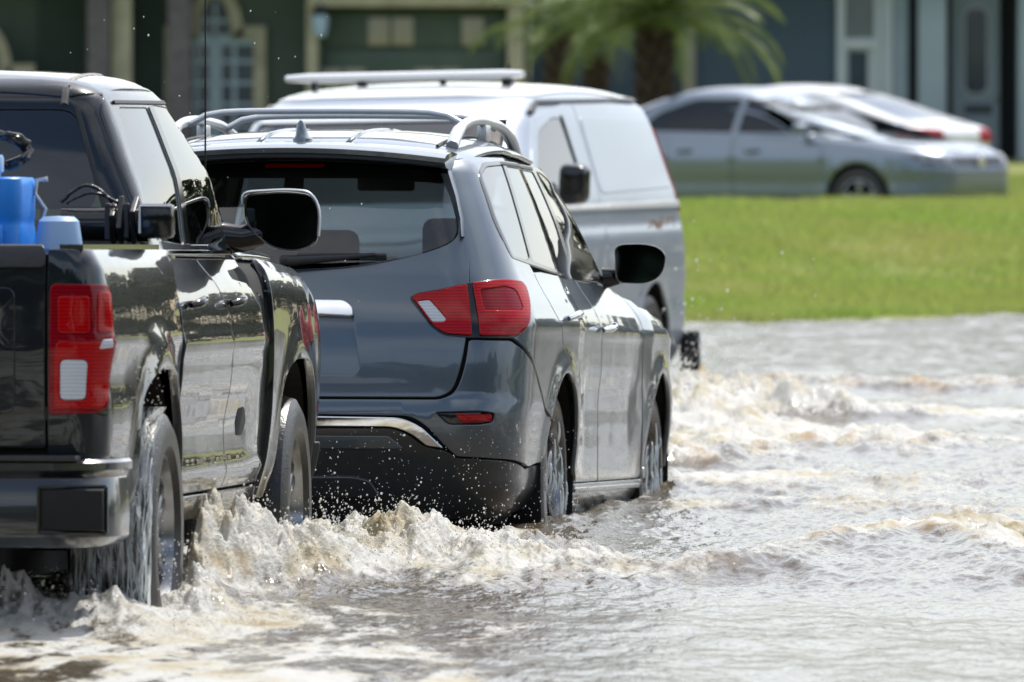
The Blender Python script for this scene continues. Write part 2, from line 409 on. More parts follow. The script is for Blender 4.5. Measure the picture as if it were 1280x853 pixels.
# ------------------------------------------------------------------ small solids
def bm_box(bm, c, s, rot=None, bev=0.0, seg=2):
    r = bmesh.ops.create_cube(bm, size=1.0); vs = r['verts']
    bmesh.ops.scale(bm, vec=s, verts=vs)
    if bev > 0:
        es = list({e for v in vs for e in v.link_edges})
        rb = bmesh.ops.bevel(bm, geom=es, offset=bev, segments=seg, affect='EDGES', profile=.5)
        vs = list({v for f in rb['faces'] for v in f.verts} | {v for v in vs if v.is_valid})
    if rot is not None: bmesh.ops.transform(bm, matrix=rot, verts=vs)
    bmesh.ops.translate(bm, vec=c, verts=vs)
    return vs
def box(name, c, s, m, parent=None, rot=None, bev=.0, seg=2, smooth=False):
    bm = bmesh.new(); bm_box(bm, c, s, rot, bev, seg); return bm_obj(name, bm, m, parent, angle=40 if bev else None)
def bm_tube(bm, pts, r, n=8, cap=True):
    pts = [Vector(p) for p in pts]; rr = r if isinstance(r, (list, tuple)) else [r] * len(pts)
    rings = []; prev = None
    for i, p in enumerate(pts):
        t = (pts[min(i + 1, len(pts) - 1)] - pts[max(i - 1, 0)]).normalized()
        u = t.cross(Vector((0, 0, 1))) if prev is None else prev - t * prev.dot(t)
        if u.length < 1e-4: u = t.cross(Vector((1, 0, 0)))
        u.normalize(); prev = u; v = t.cross(u)
        rings.append([bm.verts.new(p + (u * math.cos(2 * math.pi * k / n) + v * math.sin(2 * math.pi * k / n)) * rr[i]) for k in range(n)])
    for a, b in zip(rings, rings[1:]):
        for k in range(n): bm.faces.new((a[k], a[(k + 1) % n], b[(k + 1) % n], b[k]))
    if cap:
        bm.faces.new(rings[0][::-1]); bm.faces.new(rings[-1])
def tube(name, pts, r, m, parent=None, n=8):
    bm = bmesh.new(); bm_tube(bm, pts, r, n); return bm_obj(name, bm, m, parent, angle=50)
def bm_lathe(bm, prof, n=40, axis='x', c=(0, 0, 0)):
    """prof: list of (radius, height along axis)"""
    rings = []
    for rr, h in prof:
        ring = []
        for k in range(n):
            a = 2 * math.pi * k / n; p = (h, rr * math.cos(a), rr * math.sin(a)) if axis == 'x' else (rr * math.cos(a), rr * math.sin(a), h)
            ring.append(bm.verts.new((p[0] + c[0], p[1] + c[1], p[2] + c[2])))
        rings.append(ring)
    for a, b in zip(rings, rings[1:]):
        for k in range(n): bm.faces.new((a[k], a[(k + 1) % n], b[(k + 1) % n], b[k]))
def lathe(name, prof, m, parent=None, n=40, axis='x', c=(0, 0, 0)):
    bm = bmesh.new(); bm_lathe(bm, prof, n, axis, c); return bm_obj(name, bm, m, parent, angle=35)
def wheel(parent, x, y, z, r=.38, wd=.245, rimr=.25, spokes=5, side=1, tread=True):
    """wheel empty as part, tyre and rim as its sub-parts; side +1 faces +x"""
    wobj = bpy.data.objects.new('wheel', None); link(wobj, parent); wobj.location = (x, y, z)
    if side < 0: wobj.rotation_euler = (0, 0, math.pi)
    h = wd / 2
    prof = [(rimr, -h * .8), (rimr + .03, -h), (r - .05, -h), (r - .012, -h * .86), (r, -h * .6), (r, -h * .32), (r - .008, -h * .3), (r - .008, -h * .22), (r, -h * .2), (r, h * .2), (r - .008, h * .22), (r - .008, h * .3), (r, h * .32), (r, h * .6), (r - .012, h * .86), (r - .05, h), (rimr + .03, h), (rimr, h * .8)]
    bm = bmesh.new(); bm_lathe(bm, prof, 56)
    if tread:
        for k in range(60):
            a = 2 * math.pi * k / 60
            for s in (-1, 1):
                bm_box(bm, (s * h * .70, (r - .0125) * math.cos(a), (r - .0125) * math.sin(a)), (h * .5, .024, .02), rot=Matrix.Rotation(a, 4, 'X') @ Matrix.Rotation(s * .3, 4, 'Z'))
    bm_obj('tyre', bm, M['rubber'], wobj, angle=40)
    bm = bmesh.new()
    bm_lathe(bm, [(rimr + .004, h * .86), (rimr - .012, h * .88), (rimr - .022, h * .6), (rimr - .03, -h * .6)], 48)
    bm_lathe(bm, [(.001, h * .72), (.035, h * .72), (.04, h * .62), (.06, h * .5), (.06, h * .2)], 24)
    for k in range(spokes):
        for dlt in (-.12, .12):
            a = 2 * math.pi * k / spokes + dlt
            c = Vector((h * .62, 0, (rimr + .03) / 2)); mt = Matrix.Rotation(a, 4, 'X')
            bm_box(bm, mt @ c, (.022, .034, rimr - .04), rot=mt, bev=.006, seg=1)
    bm_obj('rim', bm, M['rim'], wobj, angle=40)
    lathe('brake_disc', [(.001, h * .1), (.16, h * .1), (.16, -h * .05), (.001, -h * .05)], M['dark'], wobj, 24)
    return wobj

# ------------------------------------------------------------------ vehicle base surfaces
def flare(wheels, Rw, amp, wid):
    def f(y, z):
        o = np.zeros_like(y)
        for yc, zc in wheels:
            r = np.hypot(y - yc, z - zc)
            o += amp * np.exp(-((r - Rw) / wid) ** 2) * np.clip((z - 0.2) / 0.2, 0, 1)
        return o
    return f
SUV_POSE = (Vector((-0.754, 32.04 * YS, 0)), 1.986, R(8.4), R(1.45))
TRK_POSE = (Vector((-2.148, 26.15 * YS, 0)), 1.872, R(6.1), R(.85))
def pose_matrix(p):
    loc, drop, yaw, pt = p
    return Matrix.Translation(Vector((loc.x, loc.y, CAM_Z - drop))) @ Matrix.Rotation(-yaw, 4, 'Z') @ Matrix.Rotation(-pt, 4, 'X')

# z, W, Yr, Yf, rr, rf, bow_rear, bow_side
SUV_LEVELS = [
    (0.20, .83, -0.98, 3.60, .26, .45, .05, .02), (0.30, .905, -1.06, 3.72, .27, .45, .06, .02), (0.45, .945, -1.12, 3.82, .28, .45, .07, .025),
    (0.60, .965, -1.16, 3.84, .28, .45, .08, .03), (0.665, .972, -1.165, 3.84, .28, .45, .08, .03), (0.71, .976, -1.135, 3.82, .27, .45, .08, .03),
    (0.85, .982, -1.125, 3.78, .27, .45, .08, .03), (0.97, .985, -1.105, 3.70, .27, .45, .08, .03), (1.03, .978, -1.085, 3.50, .27, .45, .08, .03),
    (1.09, .958, -1.06, 3.20, .27, .45, .08, .03), (1.14, .93, -1.035, 2.85, .26, .45, .08, .025), (1.19, .905, -1.01, 2.62, .25, .42, .08, .025),
    (1.30, .862, -.95, 2.38, .23, .36, .08, .025), (1.45, .80, -.87, 2.10, .21, .30, .08, .03), (1.57, .742, -.80, 1.86, .2, .26, .08, .03),
    (1.64, .700, -.76, 1.70, .19, .26, .08, .03), (1.685, .62, -.71, 1.52, .18, .26, .06, .04), (1.715, .50, -.60, 1.30, .17, .25, .04, .04),
    (1.735, .30, -.35, 1.0, .15, .2, .02, .02), (1.742, .06, -.05, 0.65, .04, .04, 0, 0)]
def suv_lift(x, y, z):
    k = np.clip((z - 1.2) / 0.45, 0, 1)
    return k * (0.055 - 0.065 * ((y - 0.55) / 1.2) ** 2)
def make_suv_surf():
    f = flare([(0, .38), (2.9, .38)], .45, .018, .05)
    def bump(y, z):
        o = f(y, z)
        zc = 0.985 + 0.012 * (1.5 - y)
        o += 0.010 * np.exp(-((z - zc) / .028) ** 2)                 # shoulder crease
        o -= 0.030 * np.exp(-((z - 0.62) / .16) ** 2) * np.clip((y - .5) / .3, 0, 1) * np.clip((2.45 - y) / .3, 0, 1)
        o += 0.012 * np.exp(-((z - 0.36) / .05) ** 2)
        o -= 0.022 * np.clip((y - .35) / .25, 0, 1) * np.clip((2.55 - y) / .25, 0, 1) * np.clip((z - .60) / .15, 0, 1)
        o -= np.clip((z - 1.04) / .12, 0, 1) * (1 - np.clip((z - 1.2) / .25, 0, 1)) * .03 * np.clip((y + .2) / 2.3, 0, 1.2) ** 2
        return o
    return Surf(SUV_LEVELS, bump, suv_lift, xc=.62, yc=-.72, rc=.36)

BED_LEVELS = [
    (0.44, .93, -1.06, .66, .11, .02, .02, .0), (0.52, .965, -1.10, .66, .12, .02, .03, .005), (0.62, .985, -1.13, .66, .12, .02, .03, .01), (0.80, .998, -1.15, .66, .12, .02, .03, .01),
    (1.00, 1.000, -1.16, .66, .12, .02, .03, .012), (1.08, .998, -1.16, .66, .12, .02, .03, .012), (1.18, .988, -1.16, .66, .11, .02, .03, .012), (1.26, .972, -1.155, .66, .10, .02, .03, .012),
    (1.305, .952, -1.15, .66, .09, .02, .03, .012), (1.328, .92, -1.14, .66, .08, .02, .03, .01), (1.330, .85, -1.10, .65, .06, .02, .03, .01)]
CAB_LEVELS = [
    (0.40, .92, .70, 3.05, .03, .10, .0, .01), (0.48, .945, .70, 3.05, .03, .10, 0, .01), (0.60, .962, .70, 3.05, .03, .10, 0, .01), (0.80, .980, .70, 3.05, .03, .10, 0, .01),
    (0.98, .988, .70, 3.05, .03, .1, 0, .01), (1.10, .982, .70, 3.05, .03, .1, 0, .01), (1.20, .955, .70, 3.0, .04, .12, 0, .015), (1.265, .915, .705, 2.95, .05, .2, 0, .02),
    (1.33, .885, .715, 2.98, .07, .25, .02, .02), (1.48, .838, .745, 2.76, .08, .25, .02, .02), (1.63, .775, .775, 2.52, .09, .25, .02, .02), (1.75, .722, .80, 2.30, .09, .25, .03, .02),
    (1.815, .688, .82, 2.15, .09, .25, .03, .02), (1.855, .62, .86, 2.0, .1, .25, .03, .02), (1.875, .52, .93, 1.85, .1, .2, .03, .02), (1.887, .32, 1.05, 1.65, .1, .15, .02, .02), (1.892, .05, 1.2, 1.4, .03, .03, 0, 0)]
FRONT_LEVELS = [
    (0.44, .93, 2.2, 4.50, .05, .25, 0, .0), (0.60, .975, 2.2, 4.58, .05, .25, 0, .0), (0.80, .995, 2.2, 4.62, .05, .25, 0, .0), (0.98, 1.0, 2.2, 4.60, .05, .25, 0, .0),
    (1.10, .992, 2.2, 4.52, .05, .25, 0, 0), (1.165, .965, 2.2, 4.44, .05, .25, 0, 0), (1.20, .915, 2.2, 4.36, .05, .25, 0, 0), (1.225, .80, 2.2, 4.28, .05, .25, 0, 0), (1.235, .5, 2.2, 4.2, .05, .2, 0, 0), (1.24, .05, 2.25, 4.1, .03, .03, 0, 0)]
def make_truck_surfs():
    f1 = flare([(0, .40)], .56, .030, .07); f2 = flare([(3.64, .40)], .56, .016, .07)
    def bedb(y, z): return f1(y, z) + .008 * np.exp(-((z - 1.02) / .03) ** 2) - .012 * np.exp(-((z - .90) / .06) ** 2) * np.clip((np.abs(y) - .5) / .2, 0, 1)
    def cabb(y, z):
        o = .010 * np.exp(-((z - 1.0) / .03) ** 2) - .018 * np.exp(-((z - .72) / .10) ** 2) * np.clip((2.7 - y) / .3, 0, 1)
        o += .012 * np.exp(-((z - .56) / .03) ** 2)
        o += np.clip((z - 1.33) / .25, 0, 1) * .055 * np.clip((y - .75) / 1.3, 0, 1.2)
        return o
    def lift(x, y, z): return np.clip((z - 1.4) / .4, 0, 1) * (.03 + .022 * (y - 1.0) - .018 * ((y - 1.35) / .6) ** 2)
    def hood(x, y, z): return np.clip((z - .95) / .2, 0, 1) * (-.045 * np.clip((y - 2.9) / 1.5, 0, 1) ** 2) + np.clip((z - 1.22) / .08, 0, 1) * .03 * np.exp(-((x - .62) / .12) ** 2)
    FL = [(z if z < .98 else .98 + (z - .98) * 1.42,) + tuple(r) for z, *r in FRONT_LEVELS]
    return Surf(BED_LEVELS, bedb, xc=.80, yc=-.95, rc=.20), Surf(CAB_LEVELS, cabb, lift, xc=.6, yc=1.0, rc=.2), Surf(FL, f2, hood, xc=.6, yc=3, rc=.2)

# ------------------------------------------------------------------ shared vehicle pieces
def dome_housing(name, c, outline, depth, m, parent, taper=.55, rot=0.0):
    """mirror head: outline in (x, z) at the rear rim, doming forward (+y)"""
    O = np.array(outline); ctr = O.mean(0); V, F = [], []; n = len(O); K = 7
    prof = [(.93, -.001), (.985, -.006), (1.0, .004)] + [(1 - (1 - taper) * (k / K) ** 2.2, depth * math.sin(math.pi / 2 * k / K)) for k in range(1, K + 1)] + [(taper * .5, depth * 1.03)]
    ca, sa = math.cos(rot), math.sin(rot)
    for sc_, dy in prof:
        for p in O:
            q = ctr + (p - ctr) * sc_; V.append((c[0] + q[0] * ca - dy * sa, c[1] + dy * ca + q[0] * sa, c[2] + q[1]))
    for r in range(len(prof) - 1):
        for i in range(n): F.append((r * n + i, r * n + (i + 1) % n, (r + 1) * n + (i + 1) % n, (r + 1) * n + i))
    F.append(tuple(range((len(prof) - 1) * n, len(prof) * n)))
    bm = bmesh.new(); vs = [bm.verts.new(v) for v in V]
    for f in F: bm.faces.new([vs[i] for i in f])
    o = bm_obj(name, bm, m, parent, angle=50)
    bm = bmesh.new(); g = [bm.verts.new((c[0] + (ctr + (p - ctr) * .935)[0] * ca, c[1] + .004 + (ctr + (p - ctr) * .935)[0] * sa, c[2] + (ctr + (p - ctr) * .935)[1])) for p in O]
    bm.faces.new(g); e = bmesh.ops.extrude_face_region(bm, geom=bm.faces[:]); bmesh.ops.translate(bm, vec=(0, .004, 0), verts=[v for v in e['geom'] if isinstance(v, bmesh.types.BMVert)])
    bm_obj('mirror_glass', bm, M['mirror'], o)
    return o
def liner(parent, y, z, r=.47, x0=.40, x1=.92, side=1):
    V, F = [], []; n = 22
    for k in range(n + 1):
        a = R(-20 + 220 * k / n)
        for x in (x0, x1): V.append((side * x, y + r * math.cos(a), z + r * math.sin(a)))
    for k in range(n): F.append((2 * k, 2 * k + 1, 2 * k + 3, 2 * k + 2))
    c = len(V); V += [(side * x0, y + r * math.cos(R(-20 + 220 * k / n)), z + r * math.sin(R(-20 + 220 * k / n))) for k in range(n + 1)]
    F.append(tuple(range(c, c + n + 1)))
    return mesh_obj('wheel_liner', V, F, M['dark'], parent, smooth=False)
def handle(S, y, z, m, parent, ln=.20, side=1, bowl=True):
    p, n = S.at('side', y, z); pts = []
    for t in np.linspace(-1, 1, 9):
        q, nn = S.at('side', y + t * ln / 2, z + .006 * t); pts.append(q + nn * (.010 + .030 * (1 - t ** 4)))
    pts = [(side * q[0], q[1], q[2]) for q in pts]
    o = tube('door_handle', pts, [.010, .015, .016, .016, .016, .016, .016, .015, .010], m, parent, 8)
    return o
def seat(parent, x, y, z, m, w_=.50, h=.62, head=True):
    bm = bmesh.new()
    bm_box(bm, (x, y, z + h / 2), (w_, .14, h), rot=Matrix.Rotation(R(-12), 4, 'X'), bev=.05)
    bm_box(bm, (x, y + .28, z - .02), (w_, .52, .16), bev=.05)
    o = bm_obj('seat', bm, m, parent, angle=50)
    if head:
        bm = bmesh.new(); bm_box(bm, (x, y - .13, z + h + .13), (.27, .11, .19), bev=.045, seg=3)
        for s in (-1, 1): bm_tube(bm, [(x + s * .05, y - .1, z + h - .05), (x + s * .05, y - .12, z + h + .06)], .008, 6)
        bm_obj('headrest', bm, m, o, angle=50)
    return o
def mir(pts): return [(-a, *b) for a, *b in reversed(pts)]

# ------------------------------------------------------------------ the grey SUV
def build_suv():
    S = make_suv_surf()
    t = thing('sport_utility_car', 'slate grey SUV with chrome plate bar driving away through the flood', 'suv')
    t.matrix_world = pose_matrix(SUV_POSE)
    Pn, Bk = M['suv_paint'], M['black_trim']
    WC = [(-.02, .38), (2.88, .38)]; AR = .435
    def keep(x, y, z):
        if abs(x) > .5 and any(math.hypot(y - a, z - b) < AR + .03 for a, b in WC): return False
        if 1.24 < z < 1.635 and abs(x) > .02 and not (z > 1.60 and y < -.6): return False
        return True
    shell(S, 'body_shell', M['dark'], t, keep)
    u0 = 1.9055                                                   # wrap coordinate of a side point is y + u0
    W2U = lambda y: y + u0
    # rear bumper
    A = lambda c, a: (c[0] + AR * math.cos(R(a)), c[1] + AR * math.sin(R(a)))
    arc_b = [(W2U(y), z) for y, z in arc(WC[0][0], WC[0][1], AR, 166, 146, 6)]
    top = [(0, .712, .001), (.640, .712, .02), (.690, .735, .03), (.716, .79, .05), (.735, .867, .03), (.746, .945, .01), (.915, .943, .01), (1.20, .80, .03)]
    low = [(1.43, .462, .01), (1.22, .445, .03), (.93, .478, .05), (.70, .488, .01), (.665, .520, .02), (.600, .600, .03), (.53, .648, .04), (0, .655, .001)]
    half = top + arc_b[::-1] + low
    o_ = rpoly(half + [(-a, *b) for a, *b in reversed(half)], .012)
    fogh = rpoly([(.620, .662), (.775, .668), (.836, .658), (.832, .622), (.776, .612), (.668, .612)], .012)
    panel(S, 'rear_bumper', o_, 'wrap', Pn, t, holes=[fogh, mir(fogh)], depth=.03)
    for s in (1, -1):
        f_ = fogh if s > 0 else mir(fogh)
        f1 = panel(S, 'reflector_housing', f_, 'wrap', M['gloss_black'], t, off=-.018, depth=.01)
        q = rpoly([(.690, .656), (.826, .653), (.825, .624), (.712, .620)], .01)
        panel(S, 'reflector', q if s > 0 else mir(q), 'wrap', M['red_lens'], f1, off=-.004, depth=.012)
    # chrome moulding, valance, step details
    ch = [(0, .646, .001), (.49, .640, .05), (.565, .608, .04), (.652, .524, .006), (.588, .532, .01), (.53, .580, .04), (.46, .605, .05), (0, .607, .001)]
    panel(S, 'chrome_moulding', rpoly(ch + [(-a, *b) for a, *b in reversed(ch)], .01), 'rear', M['chrome'], t, off=.012, depth=.03)
    va = [(0, .598, .001), (.46, .596, .05), (.52, .570, .03), (.578, .523, .02), (.66, .506, .02), (.70, .478, .01), (.93, .468, .03), (1.22, .436, .02), (1.44, .45, .01), (1.44, .27, .01), (1.18, .24, .03), (0, .22, .001)]
    panel(S, 'lower_valance', rpoly(va + [(-a, *b) for a, *b in reversed(va)], .01), 'wrap', M['valance'], t, off=-.012, depth=.03)
    vi = [(0, .585), (.42, .583), (.50, .535), (.545, .475), (.0, .475)]
    panel(S, 'tow_cover', rpoly([(0, .41, .001), (.30, .41, .02), (.36, .395), (.40, .33), (0, .33, .001)] + mir([(0, .41), (.30, .41), (.36, .395), (.40, .33), (0, .33)])[1:-1], .012), 'rear', M['valance'], t, off=.015, depth=.03)
    panel(S, 'valance_rib', rpoly([(-.44, .567), (.44, .567), (.50, .515), (-.50, .515)], .012), 'rear', M['suv_paint'], t, off=-.004, depth=.012)
    # tailgate
    hs = [(0, .720, .001), (.632, .720, .02), (.681, .743, .04), (.704, .80, .05), (.722, .868, .03), (.733, .951, .02), (.733, 1.168, .02), (.724, 1.24, .02), (.708, 1.34, .02), (.700, 1.40, .04), (.664, 1.515, .04), (.625, 1.60, .03), (.58, 1.648, .03), (0, 1.69, .001)]
    gl = [(0, 1.216), (.24, 1.226), (.452, 1.262), (.600, 1.306, .02), (.660, 1.345, .03), (.668, 1.40, .03), (.634, 1.508, .04), (.596, 1.585, .03), (.535, 1.625, .03), (.25, 1.648, .1), (0, 1.655)]
    plr = [(0, 1.066), (.288, 1.052, .02), (.298, .99), (.312, .896, .02), (.322, .828, .02), (.296, .802, .02), (0, .808)]
    full = lambda h, **k: rpoly([p if len(p) > 2 else (*p, k.get('r', .03)) for p in h] + [(-a, *(b if len(b) > 1 else (*b, k.get('r', .03)))) for a, *b in reversed(h) if a > 1e-6], .02)
    g_ = spline([p[:2] for p in gl] + [(-a, b[0]) for a, *b in reversed(gl) if a > 0], 5)
    pl_ = full(plr)
    tg = panel(S, 'tailgate', full(hs), 'rear', Pn, t, holes=[g_, pl_], depth=.03)
    panel(S, 'rear_window', [tuple(np.array((0, 1.44)) + (np.array(p) - (0, 1.44)) * .995) for p in g_], 'rear', M['tint_rear'], t, off=-.002, depth=.004, sp=.03)
    V, Fc = [], []
    for i, z in enumerate(np.linspace(.800, 1.062, 7)):
        for x in np.linspace(-.325, .325, 9): V.append((x, S.at('rear', x, z)[0][1] + .008 + .016 * i / 6, z))
    for i in range(6):
        for k in range(8): Fc.append((9 * i + k, 9 * i + k + 1, 9 * i + 10 + k, 9 * i + 9 + k))
    mesh_obj('plate_recess', V, Fc, Pn, tg)
    ch2 = [(0, 1.097), (.25, 1.094), (.284, 1.07, .02), (.288, 1.032, .01), (0, 1.045)]
    panel(S, 'chrome_bar', full(ch2), 'rear', M['chrome'], tg, off=.016, depth=.04)
    pm = mat('licence_plate', (.62, .66, .38), .4, noise=(18, (.55, .62, .30), .5))
    panel(S, 'licence_plate', rpoly([(-.152, .845), (.152, .845), (.152, .995), (-.152, .995)], .012), 'rear', pm, tg, off=-.006, depth=.01)
    # black shade band inside the glass and the brake lamp in it
    ib = [p for p in g_ if p[1] > 1.575]
    ibx = max(abs(p[0]) for p in ib)
    band = rpoly([(-.585, 1.60, .03), (-.53, 1.628, .03), (-.25, 1.648, .05), (.25, 1.648, .05), (.53, 1.628, .03), (.585, 1.60, .03), (.60, 1.565, .02), (.3, 1.585), (-.3, 1.585), (-.60, 1.565, .02)], .02)
    panel(S, 'window_band', band, 'rear', M['gloss_black'], t, off=-.010, depth=.004)
    panel(S, 'brake_lamp', rpoly([(-.12, 1.622), (.12, 1.622), (.12, 1.640), (-.12, 1.640)], .006), 'rear', M['red_lens'], t, off=-.001, depth=.004)
    fr = full([(0, 1.204), (.24, 1.214), (.455, 1.25), (.605, 1.296), (.675, 1.34), (.685, 1.405)])
    # wiper
    p0, n0 = S.at('rear', 0.02, 1.243)
    bm = bmesh.new()
    wp = [S.at('rear', x, z)[0] + S.at('rear', x, z)[1] * .03 for x, z in [(0.02, 1.235), (.12, 1.243), (.25, 1.252), (.36, 1.262)]]
    bm_tube(bm, wp, [.022, .018, .012, .007], 8); bm_box(bm, tuple(p0 + n0 * .02), (.07, .05, .04), bev=.012)
    bl = [S.at('rear', x, z)[0] + S.at('rear', x, z)[1] * .012 for x, z in [(0.05, 1.268), (.2, 1.270), (.40, 1.268)]]
    bm_tube(bm, bl, .009, 6); bm_obj('rear_wiper', bm, M['black_trim'], t, angle=50)
    # quarter panels
    q = [(.925, .957, .004), (1.21, .815, .02)] + [(W2U(y), z) for y, z in arc(WC[0][0], WC[0][1], AR, 144, 64, 20)] + \
        [(W2U(-.08), .93, .03), (W2U(-.27), 1.10, .06), (W2U(-.30), 1.222, .02)]
    q2 = [(W2U(-.34), 1.250), (W2U(-.66), 1.270, .02), (W2U(-.678), 1.40, .04), (W2U(-.56), 1.600, .05), (W2U(-.38), 1.648, .03), (W2U(.10), 1.660, .01), (W2U(.10), 1.678, .01), (W2U(-.50), 1.672, .04), (W2U(-.62), 1.655, .03)]
    q3 = [(.765, 1.60, .04), (.800, 1.48, .03), (.820, 1.36, .02), (.792, 1.24, .02), (.778, 1.168, .02), (.756, .957, .004)]
    both(S, 'quarter_panel', rpoly(q + q2 + q3, .01), 'wrap', Pn, t, depth=.025, sp=.035)
    # tail lamps
    tlo = [(.500, 1.108, .015), (.530, 1.128, .02), (.768, 1.170, .05), (.964, 1.187, .05), (1.17, 1.180, .03), (1.205, 1.150, .03), (1.10, 1.06, .05), (.985, .972, .03), (.935, .950, .02), (.744, .951, .03), (.652, .958, .04), (.605, .985, .02)]
    for s in (1, -1):
        f = (lambda L: L) if s > 0 else mir
        tl = panel(S, 'tail_lamp', f(rpoly(tlo, .02)), 'wrap', M['gloss_black'], t, off=.002, depth=.012)
        inn = [(.514, 1.107, .012), (.536, 1.120, .015), (.758, 1.159, .01), (.758, .960, .01), (.656, .967, .03), (.612, .992, .02)]
        hole = [(.534, 1.090), (.584, 1.096), (.658, 1.022), (.648, 1.010), (.598, 1.010)]
        panel(S, 'inner_lens', f(rpoly(inn, .012)), 'wrap', M['red_lens'], tl, off=.014, depth=.012, holes=[f(rpoly(hole, .008))])
        panel(S, 'reversing_lens', f(rpoly(hole, .008)), 'wrap', M['white_lens'], tl, off=.012, depth=.008)
        out = [(.786, 1.163, .01), (.964, 1.178, .05), (1.16, 1.171, .03), (1.19, 1.147, .03), (1.09, 1.062, .04), (.978, .978, .03), (.932, .959, .02), (.786, .960, .01)]
        dk = [(.815, 1.135, .01), (.965, 1.150, .02), (1.035, 1.135, .02), (1.02, 1.055, .02), (.815, 1.055, .01)]
        panel(S, 'outer_lens', f(rpoly(out, .012)), 'wrap', M['red_lens'], tl, off=.016, depth=.014, holes=[f(rpoly(dk, .012))])
        panel(S, 'brake_lens', f(rpoly(dk, .012)), 'wrap', M['red_deep'], tl, off=.012, depth=.008)
    # side doors, windows
    rd = [(-.29, 1.215, .02), (-.26, 1.10, .06), (-.07, .93, .03)] + arc(WC[0][0], WC[0][1], AR + .004, 62, 8, 12) + [(.43, .40), (.46, .372, .02), (1.20, .372, .01), (1.22, .62), (1.20, .80), (1.10, 1.0), (.985, 1.195, .005), (.4, 1.205), (-.1, 1.218)]
    fd = [(1.225, .372, .01), (2.42, .372, .02), (2.40, .70), (2.36, .95), (2.33, 1.165, .01), (1.7, 1.183), (.995, 1.195, .005), (1.11, 1.0), (1.21, .80), (1.232, .62)]
    both(S, 'rear_door', rpoly(rd, .01), 'side', Pn, t, depth=.02)
    both(S, 'front_door', rpoly(fd, .01), 'side', Pn, t, depth=.02)
    qw = [(-.645, 1.280, .02), (-.36, 1.262, .02), (-.27, 1.270, .01), (-.14, 1.474, .05), (-.01, 1.645, .01), (-.37, 1.632, .05), (-.54, 1.592, .04), (-.660, 1.40, .05)]
    rw = [(-.215, 1.262, .02), (.2, 1.236, .05), (.905, 1.212, .01), (.93, 1.40), (.905, 1.632, .02), (.055, 1.640, .02), (-.08, 1.46, .05)]
    fw = [(1.005, 1.212, .01), (1.55, 1.204), (1.98, 1.212, .02), (1.86, 1.37, .1), (1.66, 1.52, .1), (1.44, 1.605, .08), (1.20, 1.632, .05), (1.01, 1.634, .02), (1.03, 1.40)]
    # black window frames sit under the glass
    frm = [(-.690, 1.266, .03), (-.36, 1.246, .02), (.2, 1.218, .05), (1.0, 1.197), (2.28, 1.186, .01), (2.05, 1.27, .06), (1.90, 1.385, .1), (1.70, 1.54, .1), (1.46, 1.632, .08), (1.20, 1.656, .05), (.0, 1.664), (-.38, 1.650, .05), (-.57, 1.605, .05), (-.698, 1.40, .05)]
    win = {'side_window': qw, 'rear_door_window': rw, 'front_door_window': fw}
    for s in (False, True):
        fo = panel(S, 'window_frame', rpoly(frm, .02), 'side', M['gloss_black'], t, off=.002, depth=.01, holes=[rpoly(v, .02) for v in win.values()], flip=s, edge=.003)
        for k, v in win.items(): panel(S, k, rpoly(v, .02), 'side', M['tint'], t, off=-.002, depth=.004, flip=s, edge=.002)
        # body-colour door frames
        panel(S, 'door_frame_trim', rpoly([(-.05, 1.645), (.9, 1.638), (.92, 1.652), (-.03, 1.657)], .004), 'side', M['black_trim'], fo, off=.006, depth=.004, flip=s, edge=.002)
    both(S, 'rocker_panel', rpoly([(.44, .366), (2.46, .366), (2.46, .25), (.44, .25)], .015), 'side', Pn, t, off=.004, depth=.03)
    both(S, 'sill_moulding', rpoly([(.48, .352), (2.42, .352), (2.42, .336), (.48, .336)], .006), 'side', Pn, t, off=.014, depth=.02)
    fe = [(2.43, .372, .01)] + arc(WC[1][0], WC[1][1], AR, 176, 4, 30)[0:] + [(3.40, .44, .01), (3.42, .85), (3.30, .97, .03), (3.05, 1.055, .03), (2.70, 1.115), (2.34, 1.165, .01), (2.37, .95), (2.41, .70)]
    both(S, 'front_fender', rpoly(fe, .008), 'side', Pn, t, depth=.025)
    # roof, bonnet, windscreen, nose
    rf = [(-.662, -.50, .03), (-.675, 0.3), (-.66, 1.30, .06), (-.55, 1.52, .06), (.55, 1.52, .06), (.66, 1.30, .06), (.675, .3), (.662, -.50, .03), (.60, -.66, .04), (-.60, -.66, .04)]
    panel(S, 'roof', rpoly(rf, .03), 'top', Pn, t, depth=.02, sp=.05)
    for s in (-1, 1):
        bm = bmesh.new(); pts = [S.at('top', s * .53, y) for y in np.linspace(-.5, 1.4, 16)]
        bm_tube(bm, [p + n * .004 for p, n in pts], .007, 5); bm_obj('roof_channel', bm, M['black_trim'], t)
        for k_ in (.18,):
            pts = [S.at('top', s * k_, y) for y in np.linspace(-.55, 1.3, 12)]
            bm = bmesh.new(); bm_tube(bm, [p - n * .002 for p, n in pts], .012, 6); bm_obj('roof_rib', bm, Pn, t, smooth=True)
    ws = [(-.78, 1.225, .03), (0, 1.205), (.78, 1.225, .03), (.66, 1.50, .05), (.58, 1.655, .04), (-.58, 1.655, .04), (-.66, 1.50, .05)]
    panel(S, 'windscreen', rpoly(ws, .04), 'front', M['clear'], t, depth=.005, sp=.06)
    for s in (False, True):
        panel(S, 'windscreen_pillar', rpoly([(.60, 1.655), (.68, 1.50), (.80, 1.225), (.88, 1.19), (.82, 1.36), (.73, 1.56), (.66, 1.66)], .01), 'front', M['gloss_black'], t, off=.003, depth=.02, flip=s)
    panel(S, 'bonnet', rpoly([(-.72, 3.45, .2), (-.80, 2.72, .05), (0, 2.60), (.80, 2.72, .05), (.72, 3.45, .2), (0, 3.62)], .05), 'top', Pn, t, sp=.07)
